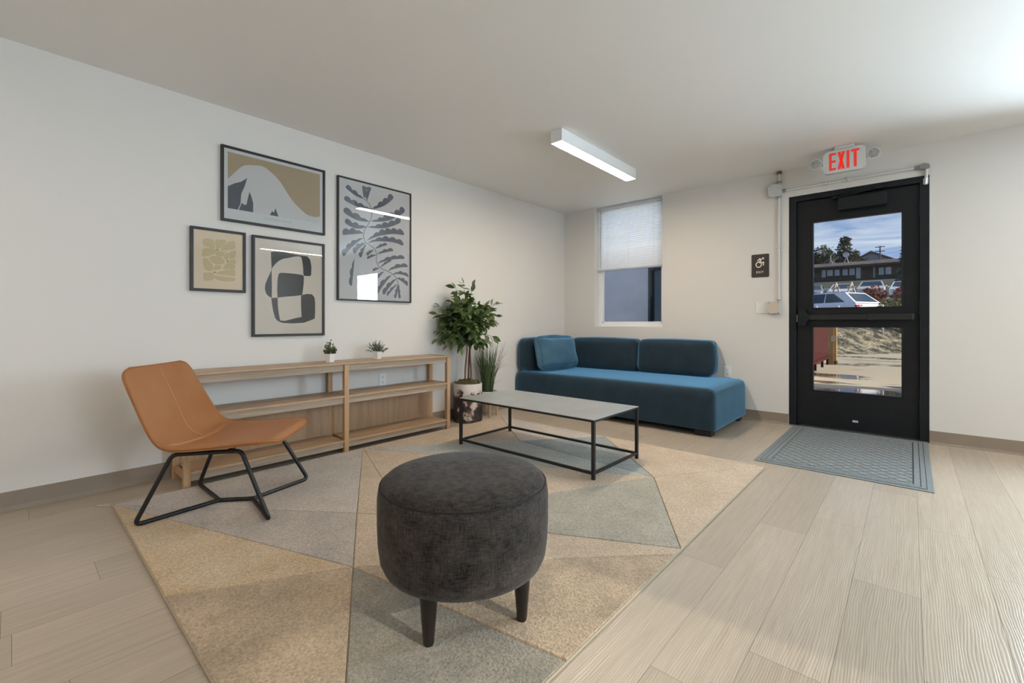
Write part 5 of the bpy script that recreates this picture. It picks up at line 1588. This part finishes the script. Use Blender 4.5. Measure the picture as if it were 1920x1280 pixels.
# cars -------------------------------------------------------------
M_tyre = mat('tyre_rubber', (0.012, 0.012, 0.012), .8)
M_rim = mat('alloy_rim', (0.45, 0.45, 0.46), .3, .8)
M_cglass = mat('car_glass', (0.030, 0.045, 0.055), .05, spec=.8)
M_headl = mat('headlamp', (0.62, 0.66, 0.70), .12)
M_tail = mat('tail_lamp', (0.42, 0.012, 0.018), .18)
M_trim = mat('black_trim', (0.015, 0.015, 0.016), .5)
def car(label, loc, rz, paint, suv):
    t = thing('car', label, 'car', loc, rz, None)
    if suv:
        body = [(0.02, .28), (0, .62), (.10, .88), (.30, .97), (1.25, 1.08), (2.5, 1.10), (4.35, 1.14), (4.62, 1.08), (4.70, .92), (4.72, .55), (4.66, .32)]
        cab = (1.02, 1.06, 4.63, 1.10, 1.95, 1.58, 4.12, 1.56); Wd = 1.86
    else:
        body = [(0.03, .22), (0, .50), (.10, .72), (.35, .80), (1.25, .95), (2.5, .97), (3.75, 1.00), (4.45, .96), (4.60, .82), (4.62, .45), (4.56, .26)]
        cab = (1.02, .92, 4.20, .98, 1.90, 1.44, 3.35, 1.45); Wd = 1.80
    bm = B()
    h = Wd / 2
    rows = []
    # rounded tub: sections from side to side
    for w, s in ((-h, .0), (-h + .05, 1), (-h * .55, 1.01), (0, 1.015), (h * .55, 1.01), (h - .05, 1), (h, .0)):
        edge = abs(w) > h - .01
        row = []
        for (l_, z) in body:
            zc = .62
            zz = z if not edge else zc + (z - zc) * .86
            ll = l_ if not edge else 2.33 + (l_ - 2.33) * .965
            if abs(w) < .01 or abs(abs(w) - h * .55) < .01:
                ll = 2.33 + (l_ - 2.33) * (1.0 + .018 * (1 - abs(w) / h))
            row.append(bm.verts.new((ll, w, zz)))
        rows.append(row)
    nb = len(body)
    for a, c in zip(rows, rows[1:]):
        for k in range(nb): bm.faces.new((a[k], a[(k + 1) % nb], c[(k + 1) % nb], c[k]))
    bm.faces.new(rows[0][::-1]); bm.faces.new(rows[-1])
    obj('body', bm, paint, t, smooth=True, local=True, sharp=.6)
    a0_, z0_, a1_, z1_, b0_, y0_, b1_, y1_ = cab
    hb, ht = h - .06, h - .26
    def side(u, v, s):   # u along length 0..1, v up 0..1
        lo = Vector((a0_ + (a1_ - a0_) * u, s * hb, z0_ + (z1_ - z0_) * u)); hi = Vector((b0_ + (b1_ - b0_) * u, s * ht, y0_ + (y1_ - y0_) * u))
        return lo.lerp(hi, v)
    def endf(w, v, e):   # w across -1..1
        lo = Vector((a0_ if e == 0 else a1_, w * hb, z0_ if e == 0 else z1_)); hi = Vector((b0_ if e == 0 else b1_, w * ht, y0_ if e == 0 else y1_))
        return lo.lerp(hi, v)
    bm = B()
    bot = [side(0, 0, -1), side(1, 0, -1), side(1, 0, 1), side(0, 0, 1)]
    top = [side(0, 1, -1), side(1, 1, -1), side(1, 1, 1), side(0, 1, 1)]
    vb = [bm.verts.new(p) for p in bot]; vt = [bm.verts.new(p) for p in top]
    mid = bm.verts.new(((b0_ + b1_) / 2, 0, max(y0_, y1_) + .035))
    for k in range(4):
        bm.faces.new((vb[k], vb[(k + 1) % 4], vt[(k + 1) % 4], vt[k])); bm.faces.new((vt[k], vt[(k + 1) % 4], mid))
    bm.faces.new(vb[::-1])
    obj('cabin', bm, paint, t, local=True)
    def pane(name, q, m_, nrm):
        bm = B(); n_ = Vector(nrm).normalized() * .008
        bm.faces.new([bm.verts.new(p + n_) for p in q])
        f = bm.faces[:]
        r_ = bmesh.ops.extrude_face_region(bm, geom=f)
        bmesh.ops.translate(bm, verts=[g_ for g_ in r_['geom'] if isinstance(g_, bmesh.types.BMVert)], vec=-n_ * .9)
        return obj(name, bm, m_, t, local=True)
    for s in (-1, 1):
        nr = (0, s, .35)
        if suv: spans = ((.10, .40), (.415, .66), (.675, .90))
        else: spans = ((.10, .46), (.475, .84))
        for i, (u0, u1) in enumerate(spans):
            v1_ = .90
            q = [side(u0 + (.09 if i == 0 else 0), .12, s), side(u1, .12, s), side(u1 - (.10 if i == len(spans) - 1 else 0), v1_, s), side(u0 + (.03 if i == 0 else 0), v1_, s)]
            pane('side_window', q, M_cglass, nr)
    pane('windscreen', [endf(-.88, .10, 0), endf(.88, .10, 0), endf(.86, .93, 0), endf(-.86, .93, 0)], M_cglass, (-.7, 0, .7))
    pane('rear_window', [endf(-.86, .14, 1), endf(.86, .14, 1), endf(.82, .90, 1), endf(-.82, .90, 1)], M_cglass, (.8, 0, .5))
    zb = .74 if suv else .60
    for s in (-1, 1):
        bm = B(); box(bm, .02, .34, min(s * h * .58, s * (h - .06)), max(s * h * .58, s * (h - .06)), zb, zb + .14, .03); obj('headlight', bm, M_headl, t, local=True)
        bm = B(); box(bm, 4.40, 4.69, min(s * h * .55, s * (h - .025)), max(s * h * .55, s * (h - .025)), zb + .12, zb + .30, .04); obj('tail_light', bm, M_tail, t, local=True)
        bm = B(); rbox(bm, 1.22, 1.40, min(s * (h - .03), s * (h + .10)), max(s * (h - .03), s * (h + .10)), 1.02 if suv else .93, 1.15 if suv else 1.05, .05, n=5); obj('mirror', bm, paint, t, smooth=True, local=True)
        for l_ in (.92, 3.72):
            bm = B()
            tube(bm, [(l_, s * (h - .20), .33), (l_, s * (h + .012), .33)], .33, 24)
            wh = obj('wheel', bm, M_tyre, t, local=True)
            bm = B(); tube(bm, [(l_, s * (h + .01), .33), (l_, s * (h + .02), .33)], .21, 18); obj('rim', bm, M_rim, wh, local=True)
    bm = B(); box(bm, -.02, .10, -h * .5, h * .5, zb - .22, zb + .04, .03); obj('grille', bm, M_trim, t, local=True)
    bm = B(); box(bm, -.03, .05, -.26, .26, zb - .30, zb - .19, .005); obj('number_plate', bm, mat('blank_plate', (.6, .6, .62), .5), t, local=True)
    bm = B(); box(bm, 4.66, 4.74, -h * .8, h * .8, .36, .52, .03); obj('rear_bumper', bm, M_trim, t, local=True)
    return t
P_white = mat('white_car_paint', (0.82, 0.82, 0.82), .22, coat=.5)
P_silver = mat('silver_car_paint', (0.40, 0.42, 0.44), .25, .4, coat=.5)
P_pearl = mat('pearl_car_paint', (0.60, 0.57, 0.52), .22, coat=.5)
P_red = mat('maroon_car_paint', (0.24, 0.05, 0.04), .25, coat=.5)
ax = Vector((.906, -.423, 0))
rear = Vector((2.30, 17.85, 0))
fr_ = rear - ax * 4.7
car('white SUV parked across the top of the grass bank, nearest car through the door', (fr_.x, fr_.y, .665), math.atan2(ax.y, ax.x), P_white, True)
for x, lab, pt, sv in ((-3.20, 'silver car facing the door, leftmost of the far row', P_silver, False), (-1.05, 'silver-white car facing the door, second from the left in the far row', P_white, False),
                       (1.00, 'pale car facing the door, third from the left in the far row, behind red shrubs', P_pearl, True), (3.06, 'white car at the right end of the far row', P_white, False)):
    car(lab, (x, 42.0, 2.98), PI / 2, pt, sv)

# barricades
M_or = mat('tan_timber_barricade', (0.50, 0.34, 0.22), .7, color2=(0.70, 0.60, 0.48), scale=3.0)
for x, lab in ((-.88, 'left folding barricade in front of the far cars'), (.08, 'right folding barricade in front of the far cars')):
    t = thing('barricade', lab, 'barricade', (x, 38, ter(x, 38)))
    z0 = ter(x, 38)
    for s in (-1, 1):
        bm = B()
        tube(bm, [(x + s * .36, 38 + s * .3, z0), (x - s * .02, 38 + s * .03, z0 + 1.40)], .06, 6)
        obj('leg', bm, M_or, t)
    bm = B(); box(bm, x - .26, x + .26, 37.90, 37.95, z0 + .92, z0 + 1.06); obj('board', bm, M_or, t)

# shrubs and trees ---------------------------------------------------
def clump(bm, c, r, n, size, rn, flat_=1.0):
    for q in range(n):
        v = Vector((rn.gauss(0, 1), rn.gauss(0, 1), rn.gauss(0, 1))).normalized()
        k = rn.random() ** .33
        p = Vector(c) + Vector((v.x * r[0], v.y * r[1], v.z * r[2])) * k
        leaf_quad(bm, p, Vector((rn.gauss(0, 1), rn.gauss(0, 1), rn.gauss(0, .7) * flat_)), Vector((rn.gauss(0, 1), rn.gauss(0, 1), rn.gauss(0, 1))), size * rn.uniform(.6, 1.3), size * .6, .2, .2)
def shrub(name, label, cat, loc, crowns, n, size, c1, c2, seed, trunk=None):
    rn = random.Random(seed)
    t = thing(name, label, cat, loc)
    bm = B()
    for c, r in crowns: clump(bm, c, r, n, size, rn)
    raw_obj('foliage', bm, leaf_mat(name + '_leaf', c1, c2, .6), t)
    bm = B()
    for c, r in crowns:
        tube(bm, [(loc[0], loc[1], loc[2] - .05), ((loc[0] + c[0]) / 2, (loc[1] + c[1]) / 2, (loc[2] + c[2]) / 2 + .1), c], trunk or .03, 6)
    obj('trunk', bm, M_bark, t)
    return t
z15 = 0.86
shrub('hedge', 'sunlit green hedge to the right of the white SUV', 'hedge', (3.25, 16.3, ter(3.25, 16.3)), [((2.95, 16.3, z15 + .60), (.42, .5, .48)), ((3.5, 16.3, z15 + .70), (.5, .5, .52)), ((3.95, 16.5, z15 + .7), (.5, .5, .55)), ((3.2, 15.9, z15 + .4), (.4, .4, .4))], 420, .10, (.07, .09, .03), (.30, .28, .10), 11)
z30 = ter(1.7, 30)
shrub('red_shrub', 'reddish brown shrub in front of the pale car', 'shrub', (1.6, 30, z30), [((1.45, 30, z30 + .85), (.35, .4, .6)), ((1.85, 30, z30 + 1.0), (.4, .4, .62)), ((2.12, 30, z30 + .8), (.33, .4, .6))], 300, .13, (.14, .03, .02), (.34, .12, .07), 12)
shrub('red_shrub', 'red leaved shrub in front of the white car at the right end', 'shrub', (2.95, 30.3, z30), [((2.92, 30.3, z30 + .9), (.28, .4, .62)), ((3.25, 30.3, z30 + 1.1), (.35, .4, .62))], 300, .13, (.20, .02, .02), (.40, .10, .07), 13)
z45 = ter(3.2, 49)
rn = random.Random(14)
t = thing('pine_tree', 'dark green pine at the right edge of the upper door pane', 'tree', (3.45, 49, z45))
bm = B()
for k in range(26):
    z = z45 + .6 + k * .19
    rad = 1.25 * (1 - k / 27) + .12
    for q in range(16):
        a = rn.uniform(0, 2 * PI)
        for j in range(3):
            rr_ = rad * (j + 1) / 3
            p = Vector((3.45 + math.cos(a) * rr_ * .8, 49 + math.sin(a) * rr_ * .8, z - rr_ * .25))
            leaf_quad(bm, p, Vector((math.cos(a), math.sin(a), -.25 + rn.gauss(0, .3))), Vector((rn.gauss(0, .6), rn.gauss(0, .6), 1)), .42, .17, .2, .2)
raw_obj('foliage', bm, leaf_mat('pine_needles', (.020, .038, .018), (.10, .12, .055), .6), t)
bm = B(); tube(bm, [(3.45, 49, z45 - .1), (3.45, 49, z45 + 5.4)], lambda t_: .13 * (1 - t_) + .02, 8); obj('trunk', bm, M_bark, t)
def far_tree(label, x, y, crowns, n, size, c1, c2, seed, thin=False):
    z0 = ter(x, y)
    rn = random.Random(seed)
    t = thing('evergreen_tree', label, 'tree', (x, y, z0))
    bm = B()
    for c, r in crowns: clump(bm, c, r, n, size, rn)
    raw_obj('foliage', bm, leaf_mat('tree_leaf', c1, c2, .65), t)
    bm = B()
    top = max(c[2] for c, r in crowns)
    tube(bm, [(x, y, z0 - .2), (x, y, top)], lambda t_: .32 * (1 - t_) + .05, 8)
    obj('trunk', bm, M_bark, t)
g1, g2 = (.018, .030, .014), (.085, .095, .050)
far_tree('broad dark tree left behind the brown building', -9.7, 103, [((-9.7, 103, 14.4), (1.9, 1.8, 2.2)), ((-10.7, 103, 13.6), (1.3, 1.4, 1.6)), ((-8.7, 103, 13.8), (1.2, 1.3, 1.7)), ((-11.4, 103, 13.0), (.9, 1, 1.2))], 420, .42, g1, g2, 31)
far_tree('tall dark tree in the middle behind the brown building', -6.5, 107.5, [((-6.6, 107.5, 16.0), (1.25, 1.3, 1.9)), ((-6.4, 107.5, 17.5), (.8, .8, 1.0)), ((-7.3, 107.5, 14.0), (1.0, 1.0, 1.6)), ((-5.8, 107.5, 14.2), (1.1, 1.1, 1.6)), ((-6.5, 107.5, 13.0), (1.5, 1.3, 1.6))], 380, .42, g1, g2, 32)
far_tree('small loose tree right of the tall dark tree', -4.9, 111.5, [((-5.1, 111.5, 15.2), (.7, .8, .9)), ((-4.8, 111.5, 13.8), (1.0, 1.0, 1.3)), ((-3.9, 111.5, 13.3), (.9, .9, .9))], 200, .40, (.022, .032, .016), (.10, .10, .055), 33)

# long brown building --------------------------------------------------
M_shing = mat('brown_shingle_wall', (0.050, 0.032, 0.024), .85, color2=(0.125, 0.080, 0.058), scale=2.2, stretch=(1, 1, 4), bump=.6)
M_roof = mat('brown_roof', (0.085, 0.062, 0.048), .85, color2=(0.14, 0.105, 0.085), scale=1.0, stretch=(1, .3, 1))
bl = thing('brown_building', 'long low brown shingled building with wide roof across the street', 'building', (-8.0, 84, 6.4))
bm = B(); box(bm, -28, 3.6, 80, 88, 5.6, 9.75); obj('walls', bm, M_shing, bl)
bm = B(); prism(bm, [(78.6, 9.42), (78.6, 9.62), (84, 10.72), (89.4, 9.62), (89.4, 9.42), (84, 10.45)], 'x', -29, 4.4); obj('roof', bm, M_roof, bl)
bm = B(); box(bm, -29, 4.4, 78.5, 78.6, 9.36, 9.64); obj('fascia', bm, mat('dark_fascia', (.035, .026, .022), .7), bl)
M_wf = mat('pale_window_frame', (.46, .45, .44), .6)
M_wp = mat('curtained_pane', (0.42, 0.47, 0.50), .12, color2=(.58, .62, .63), scale=.8, stretch=(6, 1, .5), spec=.6)
M_dk = mat('dark_deck_boards', (0.022, 0.020, 0.021), .8)
for a, b, z0, z1 in ((-6.97, -6.45, 7.75, 9.30), (-6.34, -5.5, 8.25, 9.30), (-5.39, -4.65, 8.22, 9.28), (-4.39, -3.65, 8.2, 9.28), (-3.54, -2.80, 8.18, 9.3), (-2.68, -2.10, 7.66, 9.31), (-.66, -.36, 7.7, 9.22), (-.10, .58, 8.02, 9.16), (.68, 1.42, 8.02, 9.16), (-9.6, -8.8, 8.2, 9.28), (-8.7, -7.9, 8.2, 9.28)):
    bm = B()
    f = .06
    for q in ((a, a + f, z0, z1), (b - f, b, z0, z1), (a + f, b - f, z0, z0 + f), (a + f, b - f, z1 - f, z1)): box(bm, q[0], q[1], 79.93, 80.0, q[2], q[3])
    w_ = obj('window', bm, M_wf if z0 < 7.8 else mat('dark_window_frame', (.10, .08, .07), .6), bl)
    bm = B(); box(bm, a + f, b - f, 79.95, 79.99, z0 + f, z1 - f); obj('pane', bm, M_wp, w_)
bm = B(); box(bm, -12, -2.9, 78.95, 79.05, 7.15, 8.05); box(bm, -.3, 3.0, 78.95, 79.05, 7.15, 7.95); box(bm, -12, 3.0, 79.0, 80.0, 7.0, 7.15)
obj('balcony_rail', bm, M_dk, bl)
for x in (-7.3, -4.5, -2.0, -.4, 2.4):
    bm = B(); box(bm, x - .07, x + .07, 78.9, 79.04, 6.0, 9.5); obj('porch_post', bm, mat('porch_post', (.05, .036, .03), .7), bl)
bm = B(); tube(bm, [(-6.1, 82.5, 10.3), (-6.1, 82.5, 11.9)], .05, 6); tube(bm, [(-6.1, 82.5, 11.2), (-6.3, 82.5, 10.4)], .04, 6); tube(bm, [(-6.1, 82.5, 11.2), (-5.85, 82.5, 10.4)], .04, 6); obj('antenna_mast', bm, M_wf, bl)
bm = B()
rings = []
for r_, d_ in ((0, .10), (.18, .07), (.36, -.02), (.42, -.07)):
    rings.append([bm.verts.new((-4.1 + r_ * math.cos(2 * PI * k / 18), 82.4 + d_, 11.7 + r_ * math.sin(2 * PI * k / 18))) for k in range(18)] if r_ else [bm.verts.new((-4.1, 82.4 + d_, 11.7))])
for a, c in zip(rings, rings[1:]):
    for k in range(18):
        if len(a) == 1: bm.faces.new((a[0], c[k], c[(k + 1) % 18]))
        else: bm.faces.new((a[k], a[(k + 1) % 18], c[(k + 1) % 18], c[k]))
tube(bm, [(-4.1, 82.5, 11.5), (-4.35, 82.7, 10.4)], .05, 6); tube(bm, [(-4.1, 82.5, 11.5), (-3.8, 82.7, 10.4)], .05, 6)
obj('satellite_dish', bm, mat('dish_white', (.6, .6, .6), .5), bl)

# gabled house and utility pole farther up
hs_ = thing('gabled_house', 'pale gabled house behind the brown building', 'building', (-2.6, 118, 12.4))
bm = B(); prism(bm, [(-5.6, 11.5), (.6, 11.5), (.6, 14.0), (-2.75, 15.75), (-5.6, 14.2)], 'y', 115, 124); obj('walls', bm, mat('pale_siding', (.34, .34, .335), .8, var=.05, scale=1, stretch=(.2, 1, 6)), hs_)
bm = B(); prism(bm, [(-6.1, 13.9), (-2.75, 15.8), (1.2, 13.75), (1.2, 14.0), (-2.75, 16.08), (-6.1, 14.15)], 'y', 114.6, 124.4); obj('roof', bm, mat('grey_brown_roof', (.17, .145, .125), .85), hs_)
up_ = thing('utility_pole', 'utility pole with two crossarms above the roof of the brown building', 'utility pole', (-1.0, 108, ter(-1, 108)))
bm = B(); tube(bm, [(-1.0, 108, ter(-1, 108) - .2), (-1.0, 108, 16.0)], .11, 8); obj('pole', bm, mat('weathered_pole', (.10, .085, .075), .9), up_)
for z in (15.75, 14.9):
    bm = B(); box(bm, -1.75, -.25, 107.86, 107.96, z, z + .12); obj('crossarm', bm, mat('pole_crossarm', (.09, .075, .065), .9), up_)
    for x in (-1.65, -1.25, -.75, -.35):
        bm = B(); tube(bm, [(x, 107.91, z + .12), (x, 107.91, z + .28)], .04, 6); obj('insulator', bm, mat('insulator', (.4, .4, .4), .4), up_)

# scrap of thread from the rug corner
tt = B(); tube(tt, fillet([(.300, -4.612, .006), (.262, -4.655, .004), (.240, -4.664, .003)], .02), .0022, 6)
tag(obj('loose_thread', tt, mat('yarn', (.62, .5, .34), .9)), 'loose pale thread trailing on the floor at the left corner of the rug', 'thread')
bpy.context.view_layer.update()
